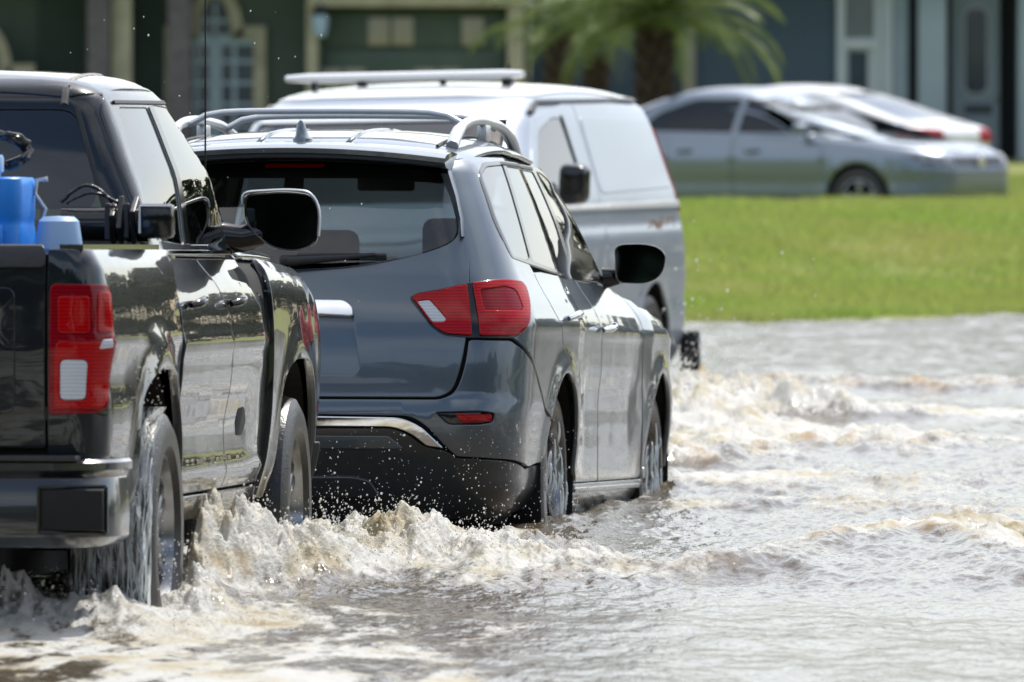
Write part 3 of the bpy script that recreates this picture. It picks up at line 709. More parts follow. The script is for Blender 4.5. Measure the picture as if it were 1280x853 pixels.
    panel(S, 'front_bumper', rpoly([(-.93, .28), (.93, .28), (.93, .90, .1), (-.93, .90, .1)], .05), 'front', Pn, t, sp=.08)
    # spoiler
    V, F = [], []; xs = np.linspace(-.62, .62, 25); n = 8
    for x in xs:
        e = abs(x) / .62; z0 = 1.722 - .040 * e ** 2; yb = -.955 + .07 * e ** 2.5; th = .060
        sec = [(-.56, z0 - .002), (-.70, z0 + .004), (yb + .05, z0 - .012), (yb, z0 - .026), (yb + .004, z0 - .045), (yb + .03, z0 - th), (-.74, z0 - th - .012), (-.58, z0 - .03)]
        V += [(x, a, b) for a, b in sec]
    for i in range(len(xs) - 1):
        for k in range(n): F.append((i * n + k, i * n + (k + 1) % n, (i + 1) * n + (k + 1) % n, (i + 1) * n + k))
    F += [tuple(range(n)), tuple((len(xs) - 1) * n + k for k in range(n))]
    bm = bmesh.new(); vs = [bm.verts.new(v) for v in V]; [bm.faces.new([vs[i] for i in f]) for f in F]
    spo = bm_obj('roof_spoiler', bm, Pn, t, angle=35)
    for s in (1, -1):                                             # side blades running down beside the glass
        pts = [(.585, 1.672, -.80, .05), (.612, 1.60, -.825, .036), (.648, 1.51, -.865, .026), (.676, 1.42, -.915, .016), (.688, 1.35, -.95, .006)]
        V, F = [], []
        for x, z, y, wd in pts:
            q = S.at('rear', x, z)[0]
            V += [(s * (x - wd), q[1] - .012, z), (s * x, q[1] - .03, z), (s * (x + .012), q[1] + .02, z), (s * (x - wd), q[1] + .02, z)]
        for i in range(len(pts) - 1):
            for k in range(4): F.append((4 * i + k, 4 * i + (k + 1) % 4, 4 * i + 4 + (k + 1) % 4, 4 * i + 4 + k))
        bm = bmesh.new(); vs = [bm.verts.new(v) for v in V]; [bm.faces.new([vs[i] for i in f]) for f in F]; bm_obj('spoiler_blade', bm, Pn, spo, angle=30)
    # fin aerial
    bm = bmesh.new(); p, _ = S.at('top', 0, -.52); zz = p[2]
    rings = []
    for h, l0, l1, wd in [(0, -.10, .09, .035), (.012, -.095, .085, .040), (.022, -.085, .055, .027), (.05, -.075, -.005, .020), (.074, -.068, -.035, .013), (.084, -.06, -.045, .005)]:
        rings.append([bm.verts.new((wd * math.sin(a), -.55 + (l0 + l1) / 2 + (l1 - l0) / 2 * math.cos(a), zz + h)) for a in [2 * math.pi * k / 14 for k in range(14)]])
    for a, b in zip(rings, rings[1:]):
        for k in range(14): bm.faces.new((a[k], a[(k + 1) % 14], b[(k + 1) % 14], b[k]))
    bm.faces.new(rings[-1]); bm_obj('fin_aerial', bm, Pn, t, angle=40)
    # roof rails and cross bars
    silver = M['chrome_satin']
    for s in (1, -1):
        pts = []
        for i, y in enumerate(np.linspace(-.40, 1.32, 21)):
            e = i / 20; z = S.at('top', .575, y)[0][2]; h = .075 * (1 - abs(2 * e - 1) ** 5) + .004
            pts.append((s * (.575 + .0 * e), y, z + h))
        rr = [.020 if 2 < i < 18 else .026 for i in range(21)]
        rl = tube('roof_rail', pts, rr, silver, t, 10)
        for y in (.45,):
            z = S.at('top', .575, y)[0][2]; box('rail_foot', (s * .575, y, z + .03), (.04, .12, .07), silver, rl, bev=.01)
    for y in (.02, .88):
        pts = []
        for x in np.linspace(-.56, .56, 17):
            e = abs(x) / .56; z = S.at('top', x, y)[0][2]
            pts.append((x, y, 1.862 - .006 * e * e - .05 * e ** 10))
        tube('cross_bar', pts, .013, silver, t, 8)
    # mirrors
    mo = spline([(-.100, .066), (-.03, .078), (.05, .072), (.098, .045), (.105, .0), (.085, -.055), (.03, -.085), (-.05, -.088), (-.098, -.075), (-.105, 0)], 4)
    for s in (1, -1):
        h = dome_housing('door_mirror', (s * 1.005, 1.98, 1.275), [(s * a, b) for a, b in mo], .13, M['gloss_black'], t, rot=s * R(4))
        bm = bmesh.new(); bm_tube(bm, [(s * .84, 2.02, 1.21), (s * .90, 2.03, 1.215), (s * .95, 2.04, 1.225)], [.05, .035, .03], 10); bm_obj('mirror_arm', bm, M['gloss_black'], h, angle=50)
        bm = bmesh.new(); vs = [bm.verts.new(v) for v in [(s * .80, 1.97, 1.36), (s * .862, 1.97, 1.19), (s * .85, 2.2, 1.19), (s * .868, 1.97, 1.19)]]
        handle(S, .12, 1.035, M['chrome'], t, side=s); handle(S, 1.16, .995, M['chrome'], t, side=s)
    # running gear
    for s in (1, -1):
        for y, z in WC:
            wheel(t, s * .815, y, z - .0, .382, .245, .262, 6, s, tread=False); liner(t, y, z, AR + .02, .45, .945, s)
    box('underbody', (0, 1.3, .33), (1.3, 4.2, .22), M['dark'], t)
    # cabin
    for x in (-.38, .38): seat(t, x, 1.10, .70, M['cabin'], .46, .52)
    for x in (-.42, .0, .42): seat(t, x, .15, .68, M['cabin'], .42, .48, x < .3)
    for x in (-.36, .36): seat(t, x, -.62, .70, M['cabin'], .40, .40, False)
    box('dashboard', (0, 2.05, 1.08), (1.45, .45, .22), M['cabin'], t, bev=.06)
    box('load_floor', (0, -.3, .66), (1.3, 1.3, .08), M['cabin'], t)
    bm = bmesh.new(); bm_box(bm, (0, 1.55, 1.60), (.24, .03, .07), bev=.012); bm_obj('inside_mirror', bm, M['cabin'], t)
    return S, t
M['chrome_satin'] = mat('satin_aluminium', (.66, .68, .70), .32, .45, noise=(15, (.58, .60, .62), .5))

# ------------------------------------------------------------------ the black pickup
def build_truck():
    B, C, F = make_truck_surfs()
    t = thing('pickup_truck', 'black crew cab pickup with blue tanks in its bed throwing up spray', 'pickup truck')
    t.matrix_world = pose_matrix(TRK_POSE)
    Pn, Bk = M['truck_paint'], M['black_trim']
    def arch(yc, zc=.40, k=1.0):
        return spline([(yc - .545, zc - .02), (yc - .535, zc + .22), (yc - .455, zc + .415), (yc - .27, zc + .508), (yc, zc + .526), (yc + .27, zc + .508), (yc + .455, zc + .415), (yc + .535, zc + .22), (yc + .545, zc - .02)], 5, closed=False)
    def inarch(y, z, m=.03): return any(abs(y - a) < .56 + m and z < .95 + m and not (abs(y - a) > .38 and z > .86 + m) for a in (0, 3.64))
    shell(B, 'bed_shell', M['dark'], t, lambda x, y, z: not (abs(x) > .5 and inarch(y, z)) and z < 1.31)
    shell(C, 'cab_shell', M['dark'], t, lambda x, y, z: not (1.34 < z < 1.79))
    shell(F, 'nose_shell', M['dark'], t, lambda x, y, z: not (abs(x) > .5 and inarch(y, z)))
    W2U = lambda y: y + .95 + .80 + .20 * math.pi / 2
    # bed sides with squared arches
    bs = [(.803, 1.322, .01), (.803, .665, .01), (1.00, .60, .02), (W2U(-.85), .52, .02), (W2U(-.62), .46, .02)] + [(W2U(y), z) for y, z in arch(0)] + [(W2U(.60), .44, .01), (W2U(.655), .44, .005), (W2U(.655), 1.322, .005)]
    both(B, 'bed_side', rpoly(bs, .004), 'wrap', Pn, t, depth=.03, sp=.05)
    tgp = [(-.795, .690, .01), (.795, .690, .01), (.795, 1.322, .01), (-.795, 1.322, .01)]
    tg = panel(B, 'tailgate', rpoly(tgp, .01), 'rear', Pn, t, depth=.03, sp=.06)
    panel(B, 'tailgate_lip', rpoly([(-.793, 1.262), (.793, 1.262), (.793, 1.326), (-.793, 1.326)], .012), 'rear', Bk, tg, off=.016, depth=.03)
    panel(B, 'tailgate_pressing', rpoly([(-.70, .80), (.70, .80), (.70, 1.20), (-.70, 1.20)], .03), 'rear', Pn, tg, off=.006, depth=.006, sp=.06)
    for s in (1, -1):                                               # bed rail caps
        pts = [(s * .885, y, 1.335) for y in np.linspace(-1.1, .65, 9)]
        bm = bmesh.new()
        for a, b in zip(pts, pts[1:]): bm_box(bm, (a[0] - s * .012, (a[1] + b[1]) / 2, 1.327), (.075, abs(b[1] - a[1]) - .0005, .016), bev=.0)
        bm_obj('rail_cap', bm, M['gloss_black'], t)
    bm = bmesh.new()
    for c, s_ in [((0, -.25, .80), (1.6, 1.75, .04)), ((.83, -.25, 1.06), (.04, 1.75, .48)), ((-.83, -.25, 1.06), (.04, 1.75, .48)), ((0, .625, 1.06), (1.62, .04, .50)), ((0, -1.085, 1.03), (1.58, .05, .56))]: bm_box(bm, c, s_)
    bm_obj('bed_liner', bm, Bk, t)
    # tail lamps
    for s in (1, -1):
        f = (lambda L: L) if s > 0 else mir
        tl = panel(B, 'tail_lamp', f(rpoly([(.806, .795), (1.015, .805, .05), (1.050, .92), (1.056, 1.206, .03), (.812, 1.212)], .02)), 'wrap', M['red_deep'], t, off=.006, depth=.03)
        panel(B, 'brake_lens', f(rpoly([(.838, 1.055), (.932, 1.055), (.932, 1.172), (.838, 1.172)], .012)), 'wrap', M['red_lens'], tl, off=.012, depth=.01)
        panel(B, 'lower_lens', f(rpoly([(.826, .815), (.845, .815), (1.005, .818, .04), (1.025, .92), (1.028, 1.025), (.838, 1.030), (.826, 1.0)], .012)), 'wrap', M['red_lens'], tl, off=.010, depth=.008, holes=[f(rpoly([(.845, .842), (.925, .842), (.928, .972), (.845, .972)], .016))])
        panel(B, 'reversing_lens', f(rpoly([(.847, .844), (.923, .844), (.926, .970), (.847, .970)], .016)), 'wrap', M['white_lens'], tl, off=.012, depth=.008)
        panel(B, 'side_lens', f(rpoly([(.955, 1.055), (1.035, 1.055), (1.040, 1.185), (.960, 1.185)], .012)), 'wrap', M['red_lens'], tl, off=.010, depth=.008)
        panel(B, 'lamp_glint', f(rpoly([(.958, 1.005), (1.02, 1.010), (1.015, 1.035), (.97, 1.032)], .006)), 'wrap', M['white_lens'], tl, off=.012, depth=.006)  # white sliver standing for a glint on the lens
    # rear bumper
    sec = [(0, .655), (.09, .655), (.105, .645), (.105, .622), (.085, .612), (.075, .598), (.080, .590), (.092, .46), (.088, .41), (.05, .385), (0, .375)]
    path = [(0, -1.15, 0, -1), (.4, -1.15, 0, -1), (.78, -1.13, .05, -1)] + [(.80 + .16 * math.sin(a), -.97 - .16 * math.cos(a), math.sin(a), -math.cos(a)) for a in np.linspace(.15, math.pi / 2, 8)] + [(.965, -.82, 1, 0)]
    full = [(-x, y, -nx, ny) for x, y, nx, ny in reversed(path[1:])] + path
    V, Fc = [], []; n = len(sec)
    for i, (x, y, nx, ny) in enumerate(full):
        e = 1 if abs(x) < .9 else max(.25, 1 - (abs(x) - .9) * 6)
        V += [(x + nx * o * e, y + ny * o * e, z) for o, z in sec]
    for i in range(len(full) - 1):
        for k in range(n): Fc.append((i * n + k, i * n + (k + 1) % n, (i + 1) * n + (k + 1) % n, (i + 1) * n + k))
    Fc += [tuple(range(n)), tuple((len(full) - 1) * n + k for k in range(n))]
    bm = bmesh.new(); vs = [bm.verts.new(v) for v in V]; [bm.faces.new([vs[i] for i in f]) for f in Fc]
    bp = bm_obj('rear_bumper', bm, M['bumper_black'], t, angle=30)
    for s in (1, -1):
        bm = bmesh.new()
        for a, b in [((.79, .570), (1.0, .570)), ((.79, .425), (1.0, .425)), ((.79, .425), (.79, .570)), ((1.0, .425), (1.0, .570))]:
            bm_tube(bm, [(s * a[0], -1.232 + .05 * max(0, a[0] - .85) * 4, a[1]), (s * b[0], -1.232 + .05 * max(0, b[0] - .85) * 4, b[1])], .007, 6)
        bm_obj('step_surround', bm, M['gloss_black'], bp)
        box('corner_step', (s * .895, -1.205, .497), (.20, .06, .13), M['dark'], bp, bev=.01)
        box('step_pad', (s * .60, -1.19, .66), (.62, .12, .018), Bk, bp, bev=.006)
    box('tow_bar', (0, -1.1, .40), (.09, .30, .09), M['dark'], t, bev=.008)
    # cab panels
    seamR, seamM, seamF = .752, 1.60, 2.93
    rdo = [(.755, .50, .02), (1.93, .50, .005), (1.93, .95), (1.86, 1.12, .05), (1.60, 1.288, .004), (.79, 1.292, .005), (.757, 1.2), (.755, .9)]
    fdo = [(1.940, .50, .005), (2.95, .50, .02), (2.95, 1.18), (2.90, 1.285, .01), (1.61, 1.288, .004), (1.87, 1.12, .05), (1.940, .95)]
    both(C, 'rear_door', rpoly(rdo, .008), 'side', Pn, t, depth=.02)
    both(C, 'front_door', rpoly(fdo, .008), 'side', Pn, t, depth=.02)
    both(C, 'rocker_panel', rpoly([(.755, .488), (2.97, .488), (2.97, .405), (.755, .405)], .008), 'side', Pn, t, depth=.03)
    rw = [(.90, 1.352, .02), (1.47, 1.335, .02), (1.53, 1.55), (1.53, 1.800, .03), (1.03, 1.795, .04), (.93, 1.60, .05)]
    fw = [(1.62, 1.335, .02), (2.70, 1.335, .02), (2.62, 1.44), (2.44, 1.60, .1), (2.20, 1.75, .1), (2.00, 1.805, .06), (1.63, 1.812, .03), (1.63, 1.55)]
    fram = [(.765, 1.30, .005), (2.86, 1.292, .005), (2.76, 1.43), (2.56, 1.62, .1), (2.29, 1.80, .1), (2.04, 1.862, .06), (.96, 1.852, .03), (.87, 1.80, .03), (.815, 1.62), (.79, 1.48)]
    for s in (False, True):
        for nm, w_ in (('rear_door_window', rw), ('front_door_window', fw)): panel(C, nm, rpoly(w_, .02), 'side', M['tint'], t, off=-.004, depth=.004, flip=s, edge=.002)
        panel(C, 'door_frame', rpoly(fram, .02), 'side', Pn, t, holes=[rpoly(rw, .02), rpoly(fw, .02)], depth=.015, flip=s, edge=.003)
        panel(C, 'pillar_cover', rpoly([(1.48, 1.335), (1.61, 1.335), (1.62, 1.55), (1.62, 1.806), (1.54, 1.803), (1.54, 1.55)], .006), 'side', M['gloss_black'], t, off=.004, depth=.006, flip=s, edge=.002)
        panel(C, 'belt_moulding', rpoly([(.80, 1.299), (2.80, 1.297), (2.80, 1.312), (.80, 1.314)], .004), 'side', M['chrome'], t, off=.010, depth=.012, flip=s, edge=.002)
        panel(C, 'window_gasket', rpoly([(1.0, 1.806), (2.0, 1.815), (2.22, 1.762), (2.225, 1.771), (2.0, 1.828), (1.0, 1.818)], .003), 'side', M['black_trim'], t, off=.006, depth=.006, flip=s, edge=.002)
    # back wall of the cab with its window
    rwin = spline([(-.70, 1.37), (0, 1.36), (.70, 1.37), (.725, 1.42), (.63, 1.75), (.575, 1.785), (0, 1.80), (-.575, 1.785), (-.63, 1.75), (-.725, 1.42)], 5)
    rwin = rpoly([(-.735, 1.365, .03), (.735, 1.365, .03), (.605, 1.785, .05), (-.605, 1.785, .05)], .03)
    wr = [(.918, 1.24), (.880, 1.33), (.828, 1.485), (.764, 1.645), (.712, 1.775), (.680, 1.838, .02), (.60, 1.872, .04)]
    wallo = [(-a, b) for a, b, *_ in wr[:-1]] + [(-.60, 1.872, .04)] + wr[::-1]
    panel(C, 'cab_back', rpoly(wallo, .02), 'rear', Pn, t, holes=[rwin], depth=.02, sp=.05)
    panel(C, 'rear_window', rwin, 'rear', M['tint'], t, off=-.004, depth=.005, sp=.05)
    for s in (1, -1):
        g = panel(C, 'window_seal', rpoly([(s * .752, 1.36), (s * .735, 1.36), (s * .600, 1.79), (s * .617, 1.79)], .004), 'rear', M['black_trim'], t, off=.004, depth=.01)
        pc = [(.70, 1.80), (.765, 1.63), (.82, 1.50), (.90, 1.32)]
    corner = [(.66, 1.83), (.655, 1.79), (.70, 1.67), (.755, 1.50), (.84, 1.34)]
    panel(C, 'roof', rpoly([(-.675, .90, .06), (-.71, 1.5), (-.72, 2.0, .08), (-.58, 2.15, .05), (.58, 2.15, .05), (.72, 2.0, .08), (.71, 1.5), (.675, .90, .06), (.60, .84, .05), (-.60, .84, .05)], .03), 'top', Pn, t, off=.0, sp=.06)
    for s in (1, -1):
        bm = bmesh.new(); pts = [S_ for S_ in [C.at('top', s * .57, y) for y in np.linspace(.86, 2.05, 10)]]
        pts = [p - n * .008 for p, n in pts]; p, n = C.at('rear', s * .565, 1.80); pts = [p + n * .002] + [q[0] - q[1] * .004 for q in [C.at('rear', s * .566, zz) for zz in (1.82, 1.84, 1.855, 1.866)]] + pts
        bm_tube(bm, pts, .014, 6); bm_obj('roof_moulding', bm, M['moulding'], t, angle=40)
    panel(C, 'windscreen', rpoly([(-.78, 1.30), (.78, 1.30), (.63, 1.80), (-.63, 1.80)], .05), 'front', M['clear'], t, depth=.005, sp=.08)
    for s in (False, True):
        panel(C, 'windscreen_pillar', rpoly([(.66, 1.80), (.80, 1.30), (.90, 1.28), (.86, 1.42), (.80, 1.62), (.72, 1.80)], .01), 'front', Pn, t, off=.003, depth=.02, flip=s)
    # front wing, bonnet, nose
    fo = [(2.965, .44, .01), (3.09, .44, .01)] + arch(3.64) + [(4.20, .50, .02), (4.30, .60), (4.30, 1.10, .06), (3.9, 1.255, .05), (3.0, 1.29, .02), (2.965, 1.18)]
    both(F, 'front_wing', rpoly(fo, .008), 'side', Pn, t, depth=.03, sp=.05)
    panel(F, 'bonnet', rpoly([(-.90, 2.72, .05), (.90, 2.72, .05), (.91, 3.6), (.80, 4.05, .15), (-.80, 4.05, .15), (-.91, 3.6)], .04), 'top', Pn, t, sp=.07)
    panel(F, 'front_bumper', rpoly([(-.93, .48), (.93, .48), (.93, 1.10, .1), (-.93, 1.10, .1)], .05), 'front', M['chrome'], t, sp=.1)
    panel(F, 'wing_splash_guard', rpoly([(4.19, .62), (4.30, .62), (4.36, .50), (4.36, .38), (4.19, .38)], .01), 'side', M['black_trim'], t, off=.02, depth=.05)
    # mirrors, handles, aerial
    mo = rpoly([(-.130, .098, .025), (.02, .108, .1), (.112, .096, .05), (.137, .03, .06), (.130, -.08, .05), (.06, -.108, .05), (-.035, -.095, .06), (-.128, -.01, .04)], .04, 6)
    for s in (1, -1):
        h = dome_housing('door_mirror', (s * 1.065, 2.62, 1.415), [(s * a, b) for a, b in mo], .15, M['gloss_black'], t, taper=.6, rot=s * R(4))
        bm = bmesh.new(); bm_tube(bm, [(s * .84, 2.62, 1.36), (s * .92, 2.64, 1.355), (s * .99, 2.66, 1.37)], [.06, .05, .045], 10); bm_obj('mirror_arm', bm, M['gloss_black'], h, angle=50)
        for pts in ([(-.132, .06), (-.126, .099), (-.06, .108), (.04, .111), (.105, .098), (.136, .04), (.134, -.05)],):
            bm = bmesh.new(); bm_tube(bm, [(s * (1.065 + a), 2.616, 1.415 + b) for a, b in spline(pts, 4, closed=False)], .006, 6); bm_obj('mirror_rim', bm, M['chrome_satin'], h, angle=60)
        handle(C, 1.02, 1.135, M['gloss_black'], t, .19, s); handle(C, 2.0, 1.135, M['gloss_black'], t, .19, s)
    tube('aerial', [(.74, 3.05, 1.29), (.742, 3.05, 1.36), (.75, 2.98, 2.45)], [.010, .004, .0022], M['dark'], t, 6)
    # running gear
    for s in (1, -1):
        for y in (0, 3.64):
            wheel(t, s * (.893 if y < 1 else .862), y, .395, .40, .285, .255, 6, s, tread=False)
            V, Fc = [], []; A = arch(y, .40)
            for (a, b) in A:
                for x in (.45, .955): V.append((s * x, y + (a - y) * 1.02, .40 + (b - .40) * 1.02))
            for k in range(len(A) - 1): Fc.append((2 * k, 2 * k + 1, 2 * k + 3, 2 * k + 2))
            c = len(V); V += [(s * .45, y + (a - y) * 1.02, .40 + (b - .40) * 1.02) for a, b in A]; Fc.append(tuple(range(c, c + len(A))))
            mesh_obj('wheel_liner', V, Fc, M['dark'], t, smooth=False)
    box('underbody', (0, 1.6, .42), (1.15, 5.2, .34), M['dark'], t)
    tube('axle', [(-.8, 0, .395), (.8, 0, .395)], .06, M['dark'], t, 8)
    for x in (-.4, .4): seat(t, x, 1.9, .82, M['cabin'], .55, .6)
    seat(t, 0, .95, .82, M['cabin'], 1.3, .52, False)
    box('dashboard', (0, 2.7, 1.18), (1.5, .4, .2), M['cabin'], t, bev=.05)
    return B, C, F, t
M['moulding'] = mat('grey_rubber_moulding', (.16, .145, .135), .55, noise=(30, (.12, .11, .10), .5))
M['blue_plastic'] = mat('blue_plastic', (.012, .24, .78), .42, noise=(6, (.010, .20, .68), .6), bump=(60, .0008))
M['pale_plastic'] = mat('pale_blue_plastic', (.34, .50, .72), .45, noise=(8, (.26, .42, .66), .6))
M['hose'] = mat('black_hose', (.012, .012, .013), .3, noise=(20, (.02, .02, .02), .5))

def build_cargo():
    Mx = pose_matrix(TRK_POSE)
    def put(t): t.matrix_world = Mx @ Matrix.Translation(t.location)
    # big blue tank
    t = thing('plastic_tank', 'tall ribbed bright blue plastic tank standing in the pickup bed', 'tank', (.42, -.15, .825))
    put(t)
    bm = bmesh.new()
    O = rpoly([(-.27, -.19), (.175, -.19), (.175, .19), (-.27, .19)], .05, 5)
    zs = [(0, .98), (.02, 1), (.16, 1), (.17, .985), (.19, .985), (.20, 1), (.34, 1), (.35, .985), (.37, .985), (.38, 1), (.56, 1), (.57, .985), (.59, .985), (.60, 1), (.70, 1), (.722, .985), (.728, .95)]
    rings = [[bm.verts.new((p[0] * k, p[1] * k, z)) for p in O] for z, k in zs]
    for a, b in zip(rings, rings[1:]):
        for k in range(len(O)): bm.faces.new((a[k], a[(k + 1) % len(O)], b[(k + 1) % len(O)], b[k]))
    bm.faces.new(rings[-1]); bm.faces.new(rings[0][::-1])
    bm_obj('tank_body', bm, M['blue_plastic'], t, angle=40)
    bm = bmesh.new(); bm_box(bm, (.055, -.205, .53), (.13, .045, .09), bev=.012); bm_box(bm, (.03, -.205, .40), (.045, .04, .26), bev=.012); bm_obj('moulded_handle', bm, M['blue_plastic'], t, angle=50)
    bm = bmesh.new(); bm_box(bm, (-.03, -.215, .38), (.13, .05, .62), bev=.02); bm_obj('tank_rib', bm, M['blue_plastic'], t, angle=50)
    bm = bmesh.new(); bm_lathe(bm, [(.001, .80), (.055, .80), (.06, .79), (.06, .745), (.05, .74), (.05, .70)], 20, 'z', (.05, -.12, 0)); bm_lathe(bm, [(.001, .83), (.02, .83), (.02, .79)], 10, 'z', (.05, -.12, 0)); bm_obj('screw_cap', bm, M['pale_plastic'], t, angle=40)
    # small can
    t = thing('plastic_jug', 'small pale topped blue plastic jug beside the tall tank', 'jug', (.70, -.20, .825)); put(t)
    lathe('jug_body', [(.001, 0), (.080, 0), (.085, .02), (.085, .44), (.078, .475), (.077, .50)], M['blue_plastic'], t, 24, 'z')
    lathe('jug_top', [(.078, .495), (.076, .52), (.066, .585), (.05, .60), (.001, .602)], M['pale_plastic'], t, 24, 'z')
    # coiled hose on the tank
    random.seed(3)
    pts = []
    for k in range(70):
        a = k * .42; r = .085 + .018 * math.sin(k * .9); pts.append((.49 + r * math.cos(a), -.10 + .03 * math.sin(k * 1.7), 1.64 + r * .62 * math.sin(a) + .0))
    o = tube('coiled_cable', pts, .0095, M['hose'], None, 6); o.matrix_world = Mx; tag(o, 'coil of black cable lying on top of the blue tank', 'cable')
    # black pipe with clamp and square lamp, lying across the bed rails
    t = thing('work_light', 'black tubular work light bar with square lamp head in pickup bed', 'work light', (.60, .42, 1.40)); put(t)
    tube('pipe', [(.02, 0, .0), (.31, 0, .0)], .058, M['gloss_black'], t, 16)
    bm = bmesh.new()
    for k, (x, r) in enumerate([(.20, .064), (.215, .058), (.24, .064), (.262, .058), (.285, .066)]): bm_box(bm, (x - .02, -.01, .01), (.018, r * 2.0, r * 1.9), rot=Matrix.Rotation(k * .5, 4, 'X'), bev=.004)
    bm_obj('clamp', bm, M['black_trim'], t)
    bm = bmesh.new(); bm_box(bm, (.345, -.07, .012), (.115, .10, .115), bev=.018); bm_obj('lamp_head', bm, M['gloss_black'], t, angle=40)
    bm = bmesh.new()
    bm_tube(bm, [(.345 + a, -.122, .012 + b) for a, b in ((-.05, -.04), (-.05, .05), (.05, .05))], .0045, 6)
    bm_obj('lamp_highlight', bm, M['chrome_satin'], t)  # bright strip along two edges stands for the highlight on the lamp head
    pts = [(.02 + .17 * k / 14, -.02 + .01 * math.sin(k * 2), .075 + .055 * math.sin(math.pi * k / 14)) for k in range(15)]
    pts2 = [(.04 + .17 * k / 14, -.03 + .01 * math.sin(k * 2), .07 + .035 * math.sin(math.pi * k / 14)) for k in range(15)]
    bm = bmesh.new(); bm_tube(bm, pts, .0065, 6); bm_tube(bm, pts2, .0055, 6); bm_obj('lamp_cable', bm, M['hose'], t, smooth=True)
    # bent hook
    o = tube('tie_hook', [(.60, -.05, 1.34), (.635, -.05, 1.45), (.60, -.05, 1.50), (.605, -.05, 1.545), (.64, -.05, 1.548)], [.006, .006, .006, .008, .010], M['chrome_satin'], None, 6); o.matrix_world = Mx
    tag(o, 'thin bent metal hook sticking up beside the pale jug', 'hook')

# ------------------------------------------------------------------ far vehicles
def pose2(x, y, z, yaw, roll=0.0, pitch=0.0):
    return Matrix.Translation((x, y, z)) @ Matrix.Rotation(-R(yaw), 4, 'Z') @ Matrix.Rotation(R(roll), 4, 'Y') @ Matrix.Rotation(R(pitch), 4, 'X')
VAN_LEVELS = [
    (0.28, .90, -.95, 4.00, .16, .30, .02, .01), (0.40, .955, -1.0, 4.08, .16, .32, .03, .015), (0.60, .985, -1.02, 4.10, .16, .34, .03, .02), (0.80, .995, -1.01, 4.08, .16, .36, .03, .02),
    (1.00, .992, -.995, 4.02, .16, .36, .03, .02), (1.10, .985, -.985, 3.85, .16, .36, .03, .02), (1.17, .972, -.975, 3.45, .16, .36, .03, .02), (1.26, .955, -.965, 3.22, .16, .36, .03, .02),
    (1.40, .918, -.945, 2.98, .15, .34, .03, .03), (1.60, .862, -.915, 2.66, .15, .32, .03, .03), (1.76, .812, -.88, 2.40, .15, .3, .03, .03), (1.845, .765, -.85, 2.22, .15, .3, .03, .03),
    (1.89, .68, -.80, 2.05, .15, .3, .03, .03), (1.915, .50, -.68, 1.8, .15, .25, .02, .02), (1.93, .25, -.4, 1.4, .1, .1, .0, .0), (1.935, .03, .0, .8, .02, .02, 0, 0)]
